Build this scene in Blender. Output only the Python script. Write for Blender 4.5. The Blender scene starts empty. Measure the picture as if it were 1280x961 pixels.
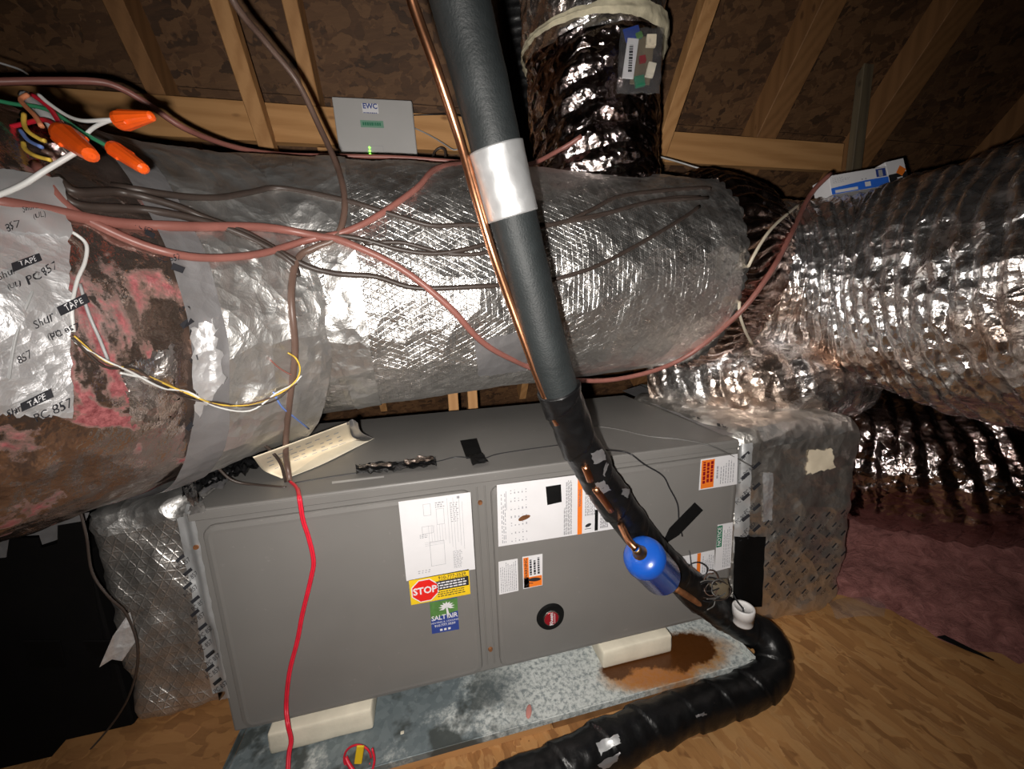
import bpy, bmesh, math, random
import numpy as np
from math import sin, cos, pi, radians, sqrt
from mathutils import Vector, Matrix, noise
from mathutils.bvhtree import BVHTree
random.seed(7)
SC = bpy.context.scene
COL = SC.collection

# ------------------------------------------------------------------ camera
# metres; x runs along the air handler, y away from the camera, z up.
F, CX, CY = 465.0, 640.0, 480.5
CAM = Vector((.4866, -.7921, .8793))
_p, _y, _r = -.1845, .2139, -.041
W = Vector((sin(_y)*cos(_p), cos(_y)*cos(_p), sin(_p)))
_r0 = Vector((cos(_y), -sin(_y), 0)); _u0 = _r0.cross(W)
RX = cos(_r)*_r0 + sin(_r)*_u0
UY = -sin(_r)*_r0 + cos(_r)*_u0
cam = bpy.data.cameras.new('camera'); cam.sensor_width = 36; cam.lens = 36*F/1280; cam.clip_start = .02
cam_o = bpy.data.objects.new('camera', cam); COL.objects.link(cam_o)
cam_o.matrix_world = Matrix(((RX.x, UY.x, -W.x, CAM.x), (RX.y, UY.y, -W.y, CAM.y), (RX.z, UY.z, -W.z, CAM.z), (0, 0, 0, 1)))
SC.camera = cam_o
# ------------------------------------------------------------------ world, lamps, exposure
wd = bpy.data.worlds.new('attic_dark'); SC.world = wd; wd.use_nodes = True
wd.node_tree.nodes['Background'].inputs[0].default_value = (1, .9, .8, 1)
wd.node_tree.nodes['Background'].inputs[1].default_value = .012
SC.view_settings.view_transform = 'Standard'; SC.view_settings.look = 'None'
SC.view_settings.exposure = 0.0; SC.view_settings.gamma = 1.0
SC.view_settings.use_curve_mapping = False


def lamp(name, loc, power, size, color, falloff, aim=None):
    l = bpy.data.lights.new(name, 'SPOT' if aim else 'POINT'); l.energy = power; l.shadow_soft_size = size; l.color = color
    if falloff:
        l.use_nodes = True; t = l.node_tree; e = t.nodes['Emission']
        lf = t.nodes.new('ShaderNodeLightFalloff'); lf.inputs['Strength'].default_value = 1.0; lf.inputs['Smooth'].default_value = .0
        t.links.new(lf.outputs['Linear'], e.inputs['Strength'])
    o = bpy.data.objects.new(name, l); COL.objects.link(o); o.location = loc
    if aim: l.spot_size = radians(142); l.spot_blend = 1.; o.rotation_euler = aim.to_track_quat('-Z', 'Y').to_euler()
    return o


# the phone's own flash sits just left of and below its lens
lamp('phone_flash', CAM - RX*.028 - UY*.022, 57, .007, (1, .95, .89), True, W + UY*.02 - RX*.02)
# added fill lamp behind the camera: lifts shadows, warms what the foil reflects
lamp('fill_lamp', (.3, -2.7, 1.25), 20, .05, (1, .84, .68), False)


# ------------------------------------------------------------------ pixel -> world helpers
def ray(px, py): return W + RX*float((px-CX)/F) - UY*float((py-CY)/F)
def P(px, py, t): return CAM + ray(px, py)*float(t)
def ON(px, py, axis, v):
    d = ray(px, py); return CAM + d*((v-CAM[axis])/d[axis])


# ------------------------------------------------------------------ materials
MATS = {}
class NT:
    def __init__(s, name):
        s.m = bpy.data.materials.new(name); s.m.use_nodes = True; s.t = s.m.node_tree
        s.b = s.t.nodes['Principled BSDF']
    def n(s, typ, **kw):
        nd = s.t.nodes.new('ShaderNode'+typ)
        for k, v in kw.items():
            if k.startswith('_'): setattr(nd, k[1:], v)
            else:
                i = nd.inputs[int(k[1:])] if k[0] == 'i' and k[1:].isdigit() else nd.inputs[k.replace('__', ' ')]
                if hasattr(v, 'is_output'): s.t.links.new(v, i)
                else: i.default_value = v
        return nd
    def L(s, a, b): s.t.links.new(a, b)
    def math(s, op, a, b=0.0, c=None):
        nd = s.n('Math', _operation=op, i0=a, i1=b)
        if c is not None: s.n
        return nd.outputs[0]
    def mapr(s, v, a, b, c=0., d=1.):
        return s.n('MapRange', Value=v, **{'From Min': a, 'From Max': b, 'To Min': c, 'To Max': d}).outputs[0]
    def ramp(s, v, stops, interp='LINEAR'):
        nd = s.n('ValToRGB', Fac=v); cr = nd.color_ramp; cr.interpolation = interp
        while len(cr.elements) < len(stops): cr.elements.new(.5)
        for e, (p, c) in zip(cr.elements, stops): e.position = p; e.color = (*c, 1)
        return nd.outputs[0]
    def mix(s, f, a, b):
        nd = s.n('Mix', _data_type='RGBA'); 
        for i, v in ((0, f), (6, a), (7, b)):
            if hasattr(v, 'is_output'): s.L(v, nd.inputs[i])
            elif i: nd.inputs[i].default_value = (*v, 1) if len(v) == 3 else v
            else: nd.inputs[i].default_value = v
        return nd.outputs[2]
    def coord(s, kind='Object', scale=(1, 1, 1), rot=(0, 0, 0), loc=(0, 0, 0)):
        c = s.n('TexCoord').outputs[kind]
        return s.n('Mapping', Vector=c, Location=loc, Rotation=rot, Scale=scale).outputs[0]
    def noise(s, vec, scale, detail=3., rough=.55, dist=0.):
        return s.n('TexNoise', Vector=vec, Scale=scale, Detail=detail, Roughness=rough, Distortion=dist).outputs
    def vor(s, vec, scale, feature='F1'):
        return s.n('TexVoronoi', _feature=feature, Vector=vec, Scale=scale).outputs
    def bump(s, h, strength=.3, dist=.01, normal=None):
        nd = s.n('Bump', Height=h, Strength=strength, Distance=dist)
        if normal is not None: s.L(normal, nd.inputs['Normal'])
        return nd.outputs[0]
    def set(s, **kw):
        for k, v in kw.items():
            i = s.b.inputs[k.replace('__', ' ')]
            if hasattr(v, 'is_output'): s.L(v, i)
            else: i.default_value = (*v, 1) if isinstance(v, tuple) and len(v) == 3 else v
        return s.m


def plain(name, col, rough=.5, metal=0., var=.12, scale=30., bump=0., bscale=200., coat=0.):
    k = NT(name); c = k.coord()
    n = k.noise(c, scale, 4)[0]
    dark = tuple(x*(1-var) for x in col); lite = tuple(min(1, x*(1+var)) for x in col)
    k.set(Base__Color=k.ramp(n, [(.3, dark), (.7, lite)]), Roughness=rough, Metallic=metal)
    if coat: k.set(Coat__Weight=coat, Coat__Roughness=.15)
    if bump: k.set(Normal=k.bump(k.noise(c, bscale, 3)[0], bump, .002))
    return k.m


def wood(name, light, dark, axis=0):
    k = NT(name)
    sc = [9., 9., 9.]; sc[axis] = .7
    c = k.coord(scale=tuple(sc))
    n1 = k.noise(c, 3.2, 5, .6, 1.2)[0]; n2 = k.noise(k.coord(), 1.3, 3)[0]
    w = k.n('TexWave', Vector=c, Scale=1.2, Distortion=4., Detail=3., _wave_type='BANDS', _bands_direction='DIAGONAL').outputs[1]
    g = k.math('ADD', k.math('MULTIPLY', n1, .7), k.math('MULTIPLY', w, .3))
    col = k.ramp(g, [(.25, dark), (.62, light)])
    kn = k.vor(k.coord(scale=tuple(3.2 if i == axis else 7. for i in range(3))), 1.3)[0]
    col = k.mix(k.mapr(kn, .05, .1, .75, 0.), col, (dark[0]*.35, dark[1]*.3, dark[2]*.3))
    col = k.mix(k.mapr(n2, .35, .75, 0., .35), col, dark)
    k.set(Base__Color=col, Roughness=.72, Normal=k.bump(n1, .12, .004)); return k.m


def osb(name, cols, rot=0., scale=1., rough=.75, coord='Object'):
    k = NT(name)
    base = k.coord(coord, scale=(scale,)*3, rot=(0, 0, rot))
    wob = k.noise(base, 9., 4, .6)[1]
    def layer(r, sx, sy, off):
        v = k.n('Mapping', Vector=base, Rotation=(0, 0, r), Location=(off, off*.7, 0), Scale=(sx, sy, 1.)).outputs[0]
        v2 = k.n('Mix', _data_type='VECTOR', Factor=.12); k.L(v, v2.inputs[4])
        sm = k.n('VectorMath', _operation='MULTIPLY_ADD', i0=wob, i1=(1.1, 1.7, 0), i2=v).outputs[0]
        return k.vor(sm, 1.), k.noise(sm, 2.2, 4, .6)[0]
    (d1, c1, _x), g1 = layer(.15, 7, 34, 0)[0][:3], layer(.15, 4, 70, 2)[1]
    (d2, c2, _x) = layer(-.5, 8, 30, 5)[0][:3]
    (d3, c3, _x) = layer(.9, 9, 26, 9)[0][:3]
    sep = lambda c: k.n('SeparateColor', Color=c).outputs[0]
    m1 = k.mapr(k.noise(base, 9., 2)[0], .5, .53); m2 = k.mapr(k.noise(base, 11., 2)[2-2], .58, .61)
    v = k.n('Mix', Factor=m1); k.L(sep(c1), v.inputs[2]); k.L(sep(c2), v.inputs[3])
    v2 = k.n('Mix', Factor=m2); k.L(v.outputs[0], v2.inputs[2]); k.L(sep(c3), v2.inputs[3])
    val = k.math('ADD', k.math('MULTIPLY', v2.outputs[0], .75), k.math('MULTIPLY', g1, .3))
    n = len(cols)-1
    col = k.ramp(val, [(.1+.8*i/n, c) for i, c in enumerate(cols)])
    edge = k.mapr(d1, .0, .75, 0., 1.)
    bl = k.mapr(k.noise(base, 1.4, 3)[0], .3, .7, .82, 1.05)
    col = k.n('VectorMath', _operation='SCALE', i0=col, Scale=bl).outputs[0]
    h = k.math('ADD', v2.outputs[0], k.math('MULTIPLY', edge, .4))
    k.set(Base__Color=col, Roughness=rough, Normal=k.bump(h, .35, .004)); return k.m


def foil(name, col=(.8, .79, .78), rough=.3, scrim=.013, crump=.35, cs=38., tint=None, big=.4, spec_var=.12, diffuse=0.):
    """aluminium jacket: crumpled skin, with the reinforcing thread grid pressed through it (UV in metres)"""
    k = NT(name)
    uv = k.coord('UV'); ob = k.coord()
    n1 = k.noise(ob, cs, 5, .6, .4)[0]
    v1 = k.vor(ob, cs*1.5)[0]; v2 = k.vor(ob, cs*.45)[0]
    h = k.math('ADD', k.math('MULTIPLY', n1, .7), k.math('MULTIPLY', v1, .5))
    nrm = k.bump(k.math('ADD', h, k.math('MULTIPLY', v2, big*2)), crump, .012)
    c = k.noise(ob, 7., 4, .6)[0]
    colr = k.ramp(c, [(.3, tuple(x*.78 for x in col)), (.65, col)])
    if tint: colr = k.mix(k.mapr(k.noise(ob, 4.5, 3)[0], .45, .62), colr, tint)
    if scrim:
        s = k.n('SeparateXYZ', Vector=uv).outputs
        wob = k.math('MULTIPLY', k.math('SUBTRACT', k.noise(uv, 18., 2)[0], .5), scrim*.6)
        def line(a): 
            f = k.math('PINGPONG', k.math('ADD', a, wob), scrim*.5)
            return k.mapr(f, .0, scrim*.13, 1., 0.)
        d1 = k.math('ADD', s[0], k.math('MULTIPLY', s[1], .55)); d2 = k.math('SUBTRACT', s[0], k.math('MULTIPLY', s[1], .55))
        g = k.math('MAXIMUM', k.math('MAXIMUM', line(d1), line(d2)), line(s[0] if False else s[1]))
        fade = k.mapr(k.noise(ob, 5., 2)[0], .38, .6, .5, 1.)
        nrm = k.bump(k.math('MULTIPLY', g, fade), .5, .0022, nrm)
    ro = k.mapr(n1, .3, .7, rough-spec_var*.5, rough+spec_var)
    k.set(Base__Color=colr, Metallic=1.-diffuse, Roughness=ro, Normal=nrm); return k.m


M = dict(
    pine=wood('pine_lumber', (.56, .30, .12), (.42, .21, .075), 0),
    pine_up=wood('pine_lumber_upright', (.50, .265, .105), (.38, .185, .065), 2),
    pine_dim=wood('dimmed_pine_lumber', (.27, .13, .048), (.19, .088, .03), 2),  # darker copy of the pine, dimness of the far rafters put into its colour
    greywood=wood('grey_lumber', (.16, .125, .075), (.09, .07, .045), 2),
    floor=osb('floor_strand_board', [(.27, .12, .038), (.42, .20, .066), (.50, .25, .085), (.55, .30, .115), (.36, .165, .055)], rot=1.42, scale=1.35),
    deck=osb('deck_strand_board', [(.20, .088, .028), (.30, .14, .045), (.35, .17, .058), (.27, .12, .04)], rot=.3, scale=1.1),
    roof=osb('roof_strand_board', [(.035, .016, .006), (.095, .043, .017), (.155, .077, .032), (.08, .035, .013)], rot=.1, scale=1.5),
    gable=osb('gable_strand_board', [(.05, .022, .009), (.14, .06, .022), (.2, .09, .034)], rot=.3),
    trunk=foil('foil_scrim_jacket', (.92, .90, .875), .33, .0135, .6, 30., big=1., diffuse=.04),
    collar=foil('foil_collar_wrap', (.86, .85, .83), .37, .0, .65, 24., big=1.2, diffuse=.07),
    plenum=foil('foil_plenum_wrap', (.80, .76, .71), .36, .0, .7, 22., big=1.2, diffuse=.08),
    plenum_l=foil('foil_plenum_scrim', (.70, .67, .64), .36, .021, .5, 24., diffuse=.12),
    flex=foil('crinkled_flex_jacket', (.86, .84, .84), .2, 0, .6, 30., tint=(.68, .54, .46), big=1., spec_var=.16, diffuse=.04),
    flex_dark=foil('dark_flex_jacket', (.55, .47, .46), .15, 0, .55, 34., tint=(.34, .24, .22), big=.9, spec_var=.08),
    neckfoil=foil('gathered_foil_floor_tint', (.42, .31, .27), .2, 0, .5, 30., tint=(.26, .17, .14), big=1., spec_var=.1),  # brown floor reflection worked into the neck's foil colour
    tape=foil('silver_foil_tape', (.86, .85, .86), .38, 0, .3, 50., big=.7, diffuse=.3),
    tape_wrap=foil('silver_duct_tape', (.72, .73, .74), .42, 0, .1, 30., big=.3, diffuse=.35),
    greytape=foil('grey_print_tape', (.40, .39, .40), .42, 0, .2, 30., big=.4, diffuse=.35),
    copper=plain('copper_tube', (.74, .34, .18), .3, 1., .12, 18., .08, 90.),
    copper_old=plain('rusty_copper_tube', (.33, .14, .06), .55, .6, .35, 60., .2, 150.),
    rubber=plain('black_foam_rubber', (.017, .021, .022), .58, 0., .2, 25., .35, 330.),
    blacktape=plain('black_tape', (.006, .006, .006), .7, 0., .2, 30., .2, 120.),
    glossblack=plain('black_vinyl_wrap', (.006, .006, .0065), .36, 0., .3, 30., .7, 60., 0.),
    void=plain('black_cloth_tape', (.0035, .003, .003), .85, 0., .2, 12.),
    white=plain('white_plastic', (.78, .76, .75), .4, 0., .05),
    paper=plain('white_label_paper', (.74, .73, .75), .5, 0., .03, 20.),
    cream=plain('cream_manual_paper', (.80, .70, .53), .7, 0., .1, 14., .15, 60.),
    foam=plain('dirty_white_foam', (.74, .68, .55), .8, 0., .12, 14., .25, 90.),
    ink=plain('black_ink', (.03, .03, .035), .6, 0., .05),
    ink_mid=plain('dark_grey_ink', (.13, .13, .15), .6, 0., .1),
    ink_grey=plain('grey_ink', (.33, .33, .36), .6, 0., .1),
    ink_lite=plain('pale_grey_ink', (.5, .5, .53), .6, 0., .1),
    orange=plain('orange_print', (.85, .2, .02), .5, 0., .05),
    red=plain('red_print', (.78, .02, .015), .45, 0., .05),
    yellow=plain('yellow_print', (.86, .58, .02), .45, 0., .05),
    navy=plain('navy_print', (.03, .06, .27), .45, 0., .08),
    leafgreen=plain('green_print', (.09, .22, .06), .45, 0., .2, 60.),
    noticegreen=plain('dark_green_print', (.02, .17, .09), .5, 0., .05),
    maroon=plain('badge_red', (.35, .015, .025), .25, .3, .1),
    chrome=plain('chrome_ring', (.8, .78, .77), .18, 1., .05),
    blue=plain('blue_enamel', (.012, .10, .52), .27, 0., .1, 9., .05, 60., .4),
    bluebox=plain('blue_card', (.03, .16, .72), .5, 0., .08),
    wire_pink=plain('pink_brown_cable', (.27, .105, .085), .42, 0., .12, 25.),
    wire_brown=plain('brown_cable', (.13, .08, .062), .42, 0., .12, 25.),
    wire_dark=plain('dark_brown_cable', (.05, .036, .03), .45, 0., .15, 25.),
    wire_black=plain('black_thin_wire', (.02, .02, .022), .4),
    wire_red=plain('red_cord', (.72, .02, .045), .4, 0., .12, 40.),
    wire_white=plain('white_wire', (.72, .72, .70), .4, 0., .06),
    wire_grey=plain('grey_wire', (.4, .4, .40), .4, 0., .06),
    wire_slate=plain('slate_thin_wire', (.13, .125, .12), .4),
    wire_green=plain('green_wire', (.05, .33, .16), .4),
    wire_yellow=plain('yellow_wire', (.78, .52, .08), .4),
    wire_blue=plain('blue_wire', (.16, .26, .62), .4),
    wire_orange=plain('orange_wire', (.7, .25, .12), .4),
    nut=plain('orange_wire_nut', (.95, .115, .01), .35, 0., .08, 60., .1, 150.),
    zip=plain('pale_tie_strap', (.62, .55, .43), .5, 0., .1),
    mastic=plain('cream_mastic', (.62, .56, .40), .75, 0., .2, 30., .6, 90.),
    panelgrey=plain('grey_enclosure', (.44, .43, .42), .45, 0., .04, 6.),
    panelgreen=plain('green_label', (.17, .33, .24), .5, 0., .05),
    brass=plain('brazed_brass', (.5, .32, .16), .35, 1., .3, 60.),
    glow=None, bag=None, pan=None, cabinet=None, pink=None, film=None, rubberpink=None)


def special():
    k = NT('green_led'); k.set(Base__Color=(.1, .6, .05), Emission__Color=(.25, 1., .08), Emission__Strength=3.); M['glow'] = k.m
    k = NT('clear_plastic_bag')
    k.set(Base__Color=(.9, .9, .93), Roughness=.12, Transmission__Weight=.92, IOR=1.12, Alpha=.42); M['bag'] = k.m
    # grey painted sheet steel, lightly scuffed
    k = NT('grey_painted_steel'); c = k.coord()
    n = k.noise(c, 3., 4)[0]; f = k.noise(c, 45., 4, .7)[0]
    col = k.ramp(n, [(.3, (.165, .158, .150)), (.7, (.20, .191, .181))])
    col = k.mix(k.mapr(f, .66, .74, 0., .35), col, (.32, .30, .28))
    k.set(Base__Color=col, Roughness=.48, Normal=k.bump(f, .03, .001)); M['cabinet'] = k.m
    # galvanised pan: spangle, lime scale, a rust puddle by the right foam block
    k = NT('galvanised_pan'); c = k.coord()
    sp = k.n('SeparateColor', Color=k.vor(c, 75.)[1]).outputs[0]
    lime = k.noise(c, 7., 6, .7)[0]; fine = k.noise(c, 90., 3, .7)[0]
    col = k.ramp(sp, [(0., (.17, .21, .225)), (1., (.24, .285, .30))])
    sx = k.n('SeparateXYZ', Vector=c).outputs
    dry = k.math('ADD', lime, k.mapr(sx[0], .45, .7, -.06, .17))
    lm = k.math('MULTIPLY', k.mapr(dry, .47, .58), k.mapr(fine, .36, .56, .25, 1.))
    col = k.mix(lm, col, (.60, .63, .61))
    dk = k.math('MULTIPLY', k.mapr(k.noise(c, 9., 4, .6)[0], .5, .58), k.mapr(sx[0], .5, .68, 1., 0.))
    col = k.mix(dk, col, (.085, .098, .095))
    w = k.n('VectorMath', _operation='MULTIPLY_ADD', i0=k.noise(c, 11., 5, .65)[1], i1=(.13, .09, 0), i2=c).outputs[0]
    def blob(cx, cy, rx, ry, a, b):
        d = k.n('Mapping', Vector=w, Location=(-(cx+.065)/rx, -(cy+.045)/ry, 0), Scale=(1/rx, 1/ry, 0)).outputs[0]
        return k.mapr(k.n('VectorMath', _operation='LENGTH', i0=d).outputs['Value'], a, b, 1., 0.)
    halo = k.math('MULTIPLY', blob(1.05, -.045, .20, .085, .72, 1.05), k.mapr(fine, .3, .55, .55, 1.))
    col = k.mix(halo, col, (.42, .22, .075)); col = k.mix(k.math('MULTIPLY', blob(1.03, -.06, .15, .06, .6, 1.), .7), col, (.38, .12, .018))
    pool = k.math('MAXIMUM', blob(1.105, -.028, .105, .062, .85, 1.), k.math('MAXIMUM', blob(.92, -.03, .07, .026, .7, 1.), blob(1.0, -.03, .08, .03, .8, 1.)))
    col = k.mix(pool, col, (.085, .028, .006))
    ro = k.math('SUBTRACT', .62, k.math('MULTIPLY', pool, .3))
    k.set(Base__Color=col, Roughness=ro, Metallic=k.math('MULTIPLY', k.math('SUBTRACT', 1., k.math('MAXIMUM', lm, halo)), .35), Normal=k.bump(fine, .2, .002)); M['pan'] = k.m
    # pink fibreglass
    k = NT('pink_fibreglass'); c = k.coord()
    n = k.noise(c, 26., 6, .75, .6)[0]
    k.set(Base__Color=k.ramp(n, [(.3, (.15, .05, .045)), (.6, (.37, .155, .14)), (.8, (.5, .27, .24))]), Roughness=1., Normal=k.bump(n, .8, .02)); M['pink'] = k.m
    # clear film jacket over foil and pink batt showing through in patches
    k = NT('clear_film_over_batt'); c = k.coord()
    n = k.noise(c, 8.5, 4, .6, .8)[0]; f = k.noise(c, 120., 4, .8)[0]
    pm = k.mapr(k.math('ADD', n, k.math('MULTIPLY', k.math('SUBTRACT', f, .5), .12)), .56, .63)
    col = k.mix(pm, k.ramp(k.noise(c, 5., 4)[0], [(.35, (.36, .25, .19)), (.65, (.56, .46, .42))]), k.ramp(f, [(.35, (.16, .03, .035)), (.65, (.42, .13, .135))]))
    b1 = k.bump(k.math('ADD', k.vor(c, 16.)[0], k.noise(c, 40., 4)[0]), .35, .012)
    k.set(Base__Color=col, Metallic=k.math('MULTIPLY', k.math('SUBTRACT', 1., pm), .92), Roughness=k.math('ADD', .17, k.math('MULTIPLY', pm, .5)),
          Coat__Weight=.5, Coat__Roughness=.1, Normal=b1); M['film'] = k.m
    k = NT('clear_poly_film'); k.set(Base__Color=(.8, .78, .76), Roughness=.15, Transmission__Weight=.8, IOR=1.1, Alpha=.5); M['poly'] = k.m
special()
for k_ in ('void', 'blacktape', 'ink'): M[k_].node_tree.nodes['Principled BSDF'].inputs['Specular IOR Level'].default_value = .12


# ------------------------------------------------------------------ object helpers
ORG = {}
def tag(o, label=None, cat=None, group=None, kind=None):
    if label: o['label'] = label
    if cat: o['category'] = cat
    if group: o['group'] = group
    if kind: o['kind'] = kind
    return o


def thing(name, label, cat, loc=(0, 0, 0), group=None):
    o = bpy.data.objects.new(name, None); COL.objects.link(o); o.empty_display_size = .05
    o.location = loc; ORG[o.name] = Vector(loc)
    return tag(o, label, cat, group)


def link(name, me, mat, parent=None, smooth=False):
    if mat is not None and not me.materials: me.materials.append(mat)
    if smooth:
        me.polygons.foreach_set('use_smooth', [True]*len(me.polygons))
    o = bpy.data.objects.new(name, me); COL.objects.link(o)
    if parent is None:                                  # origin to the base of the thing
        n = len(me.vertices); co = np.empty(n*3, 'f'); me.vertices.foreach_get('co', co); co = co.reshape(-1, 3)
        off = np.array([(co[:, 0].min()+co[:, 0].max())/2, (co[:, 1].min()+co[:, 1].max())/2, co[:, 2].min()], 'f')
        if name in ('floor', 'ceiling', 'wall_left', 'wall_right') or o.get('keep'): off[:] = 0
        if KEEP[0]: off[:] = 0
        me.vertices.foreach_set('co', (co-off).ravel()); o.location = off; ORG[o.name] = Vector(off); me.update()
    else:
        o.parent = parent; o.location = -ORG[parent.name]; ORG[o.name] = Vector((0, 0, 0))
    return o
KEEP = [False]


def pyd(name, v, f, mat, parent=None, smooth=False, uv=None):
    me = bpy.data.meshes.new(name); me.from_pydata([tuple(x) for x in v], [], f)
    if uv is not None:
        l = me.uv_layers.new(name='UVMap'); vi = np.empty(len(me.loops), 'i'); me.loops.foreach_get('vertex_index', vi)
        l.data.foreach_set('uv', np.asarray(uv, 'f')[vi].ravel())
    me.update()
    return link(name, me, mat, parent, smooth)


def bmo(name, bm, mat, parent=None, smooth=False):
    bmesh.ops.recalc_face_normals(bm, faces=bm.faces)
    me = bpy.data.meshes.new(name); bm.to_mesh(me); bm.free()
    return link(name, me, mat, parent, smooth)


def add_box(bm, lo, hi, bev=0., seg=1, mat4=None):
    r = bmesh.ops.create_cube(bm, size=1.)['verts']
    lo, hi = Vector(lo), Vector(hi); c = (lo+hi)/2; d = hi-lo
    for v in r: v.co = Vector((v.co.x*d.x, v.co.y*d.y, v.co.z*d.z)) + (c if mat4 is None else Vector((0, 0, 0)))
    if bev:
        es = list({e for v in r for e in v.link_edges})
        g = bmesh.ops.bevel(bm, geom=es, offset=bev, segments=seg, affect='EDGES', profile=.5)
        r = list({v for f in g['faces'] for v in f.verts} | {v for v in r if v.is_valid})
    if mat4 is not None:
        for v in r: v.co = mat4 @ v.co
    return r


def box(name, lo, hi, mat, parent=None, bev=0., seg=1, mat4=None):
    bm = bmesh.new(); add_box(bm, lo, hi, bev, seg, mat4); return bmo(name, bm, mat, parent)


def frame4(o, x, y, z):
    return Matrix(((x.x, y.x, z.x, o.x), (x.y, y.y, z.y, o.y), (x.z, y.z, z.z, o.z), (0, 0, 0, 1)))


def catmull(pts, per=6):
    pts = [np.array(p, float) for p in pts]
    if len(pts) < 3: 
        return [pts[0]+(pts[-1]-pts[0])*i/per for i in range(per+1)] if len(pts) == 2 else pts
    q = [2*pts[0]-pts[1]]+pts+[2*pts[-1]-pts[-2]]; out = []
    for i in range(1, len(q)-2):
        a, b, c, d = q[i-1:i+3]
        for j in range(per):
            t = j/per; out.append(.5*(2*b+(c-a)*t+(2*a-5*b+4*c-d)*t*t+(3*b-3*c+d-a)*t**3))
    out.append(pts[-1]); return out


def frames(C):
    """parallel-transport frames along an (n,3) path"""
    C = np.asarray(C); T = np.gradient(C, axis=0); T /= np.linalg.norm(T, axis=1)[:, None]+1e-12
    up = np.array([0, 0, 1.]) if abs(T[0][2]) < .9 else np.array([0, 1., 0])
    N = []; n = np.cross(T[0], up); n /= np.linalg.norm(n)
    for t in T:
        n = n-t*(n@t); n /= np.linalg.norm(n)+1e-12; N.append(n)
    N = np.array(N); return T, N, np.cross(N, T)


def tube_vf(C, r, n=8, cap=True, base=0):
    C = np.asarray(C, float); T, N, B = frames(C); m = len(C)
    r = np.full(m, r) if np.isscalar(r) else np.asarray(r)
    a = np.arange(n)*2*pi/n
    V = (C[:, None]+r[:, None, None]*(np.cos(a)[None, :, None]*N[:, None]+np.sin(a)[None, :, None]*B[:, None])).reshape(-1, 3)
    f = [(base+i*n+j, base+i*n+(j+1) % n, base+(i+1)*n+(j+1) % n, base+(i+1)*n+j) for i in range(m-1) for j in range(n)]
    if cap: f += [tuple(base+j for j in range(n))[::-1], tuple(base+(m-1)*n+j for j in range(n))]
    return V, f


def tube(name, pts, r, mat, parent=None, n=8, per=6, smooth=True):
    C = catmull([tuple(p) for p in pts], per)
    if not np.isscalar(r):
        r = [x[0] for x in catmull([(q,) for q in r], per)]
    v, f = tube_vf(C, r, n); return pyd(name, v, f, mat, parent, smooth)


def sweep(stations, nu, nv, disp=None, seam=0.):
    """duct skin: stations (x,y,z,r); disp(p, s, th, r) moves the skin outward. returns v, f, uv"""
    S = np.array(catmull(stations, 24)); C0, R0 = S[:, :3], S[:, 3]
    L = np.concatenate([[0], np.cumsum(np.linalg.norm(np.diff(C0, axis=0), axis=1))])
    s = np.linspace(0, L[-1], nv)
    C = np.stack([np.interp(s, L, C0[:, i]) for i in range(3)], 1); R = np.interp(s, L, R0)
    T, N, B = frames(C); v = []; uv = []
    for i in range(nv):
        for j in range(nu+1):
            th = seam+2*pi*j/nu; d = cos(th)*N[i]+sin(th)*B[i]; r = R[i]; p = C[i]+d*r
            if disp: p = C[i]+d*(r+disp(p, s[i], th, r))
            v.append(p); uv.append((th*r, s[i]))
    w = nu+1
    f = [(i*w+j, i*w+j+1, (i+1)*w+j+1, (i+1)*w+j) for i in range(nv-1) for j in range(nu)]
    return v, f, uv


NZ = lambda p, k, o=0.: noise.noise(Vector((p[0]*k+o, p[1]*k+o*1.7, p[2]*k-o)))
def d_trunk(p, s, th, r): return .007*NZ(p, 5)+.0035*NZ(p, 17, 3)+.0012*NZ(p, 48, 7)
def d_collar(p, s, th, r): return .012*NZ(p, 4.5, 2)+.007*NZ(p, 13, 5)+.004*abs(NZ(p, 30, 1))
def d_film(p, s, th, r): return .016*NZ(p, 4, 9)+.009*NZ(p, 11, 4)+.005*abs(NZ(p, 28, 6))
def flexfun(pitch, amp, crin, twist=.05):
    def g(p, s, th, r):
        ph = (s+twist*sin(th)+.018*NZ(p, 6, 3)+.012*NZ(p, 14, 8))/pitch
        u = abs((ph % 1.)*2-1)
        k = .55+.9*abs(NZ(p, 7, 5))
        return amp*(1-u**1.6)*k + crin*(NZ(p, 9, 2)+.7*NZ(p, 22, 4)+.5*abs(NZ(p, 45, 7)))
    return g


BVH = {}
def duct(name, st, nu, nv, disp, mat, parent, key=None):
    v, f, uv = sweep(st, nu, nv, disp)
    if key: BVH[key] = BVHTree.FromPolygons([Vector(x) for x in v], f)
    return pyd(name, v, f, mat, parent, True, uv)


def hit(px, py, keys):
    d = ray(px, py); dn = d.normalized(); best = None
    for k in keys:
        loc, nor, idx, dist = BVH[k].ray_cast(CAM, dn)
        if loc is not None and (best is None or dist < best[1]): best = (loc, dist, nor if nor.dot(dn) < 0 else -nor)
    return best


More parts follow.
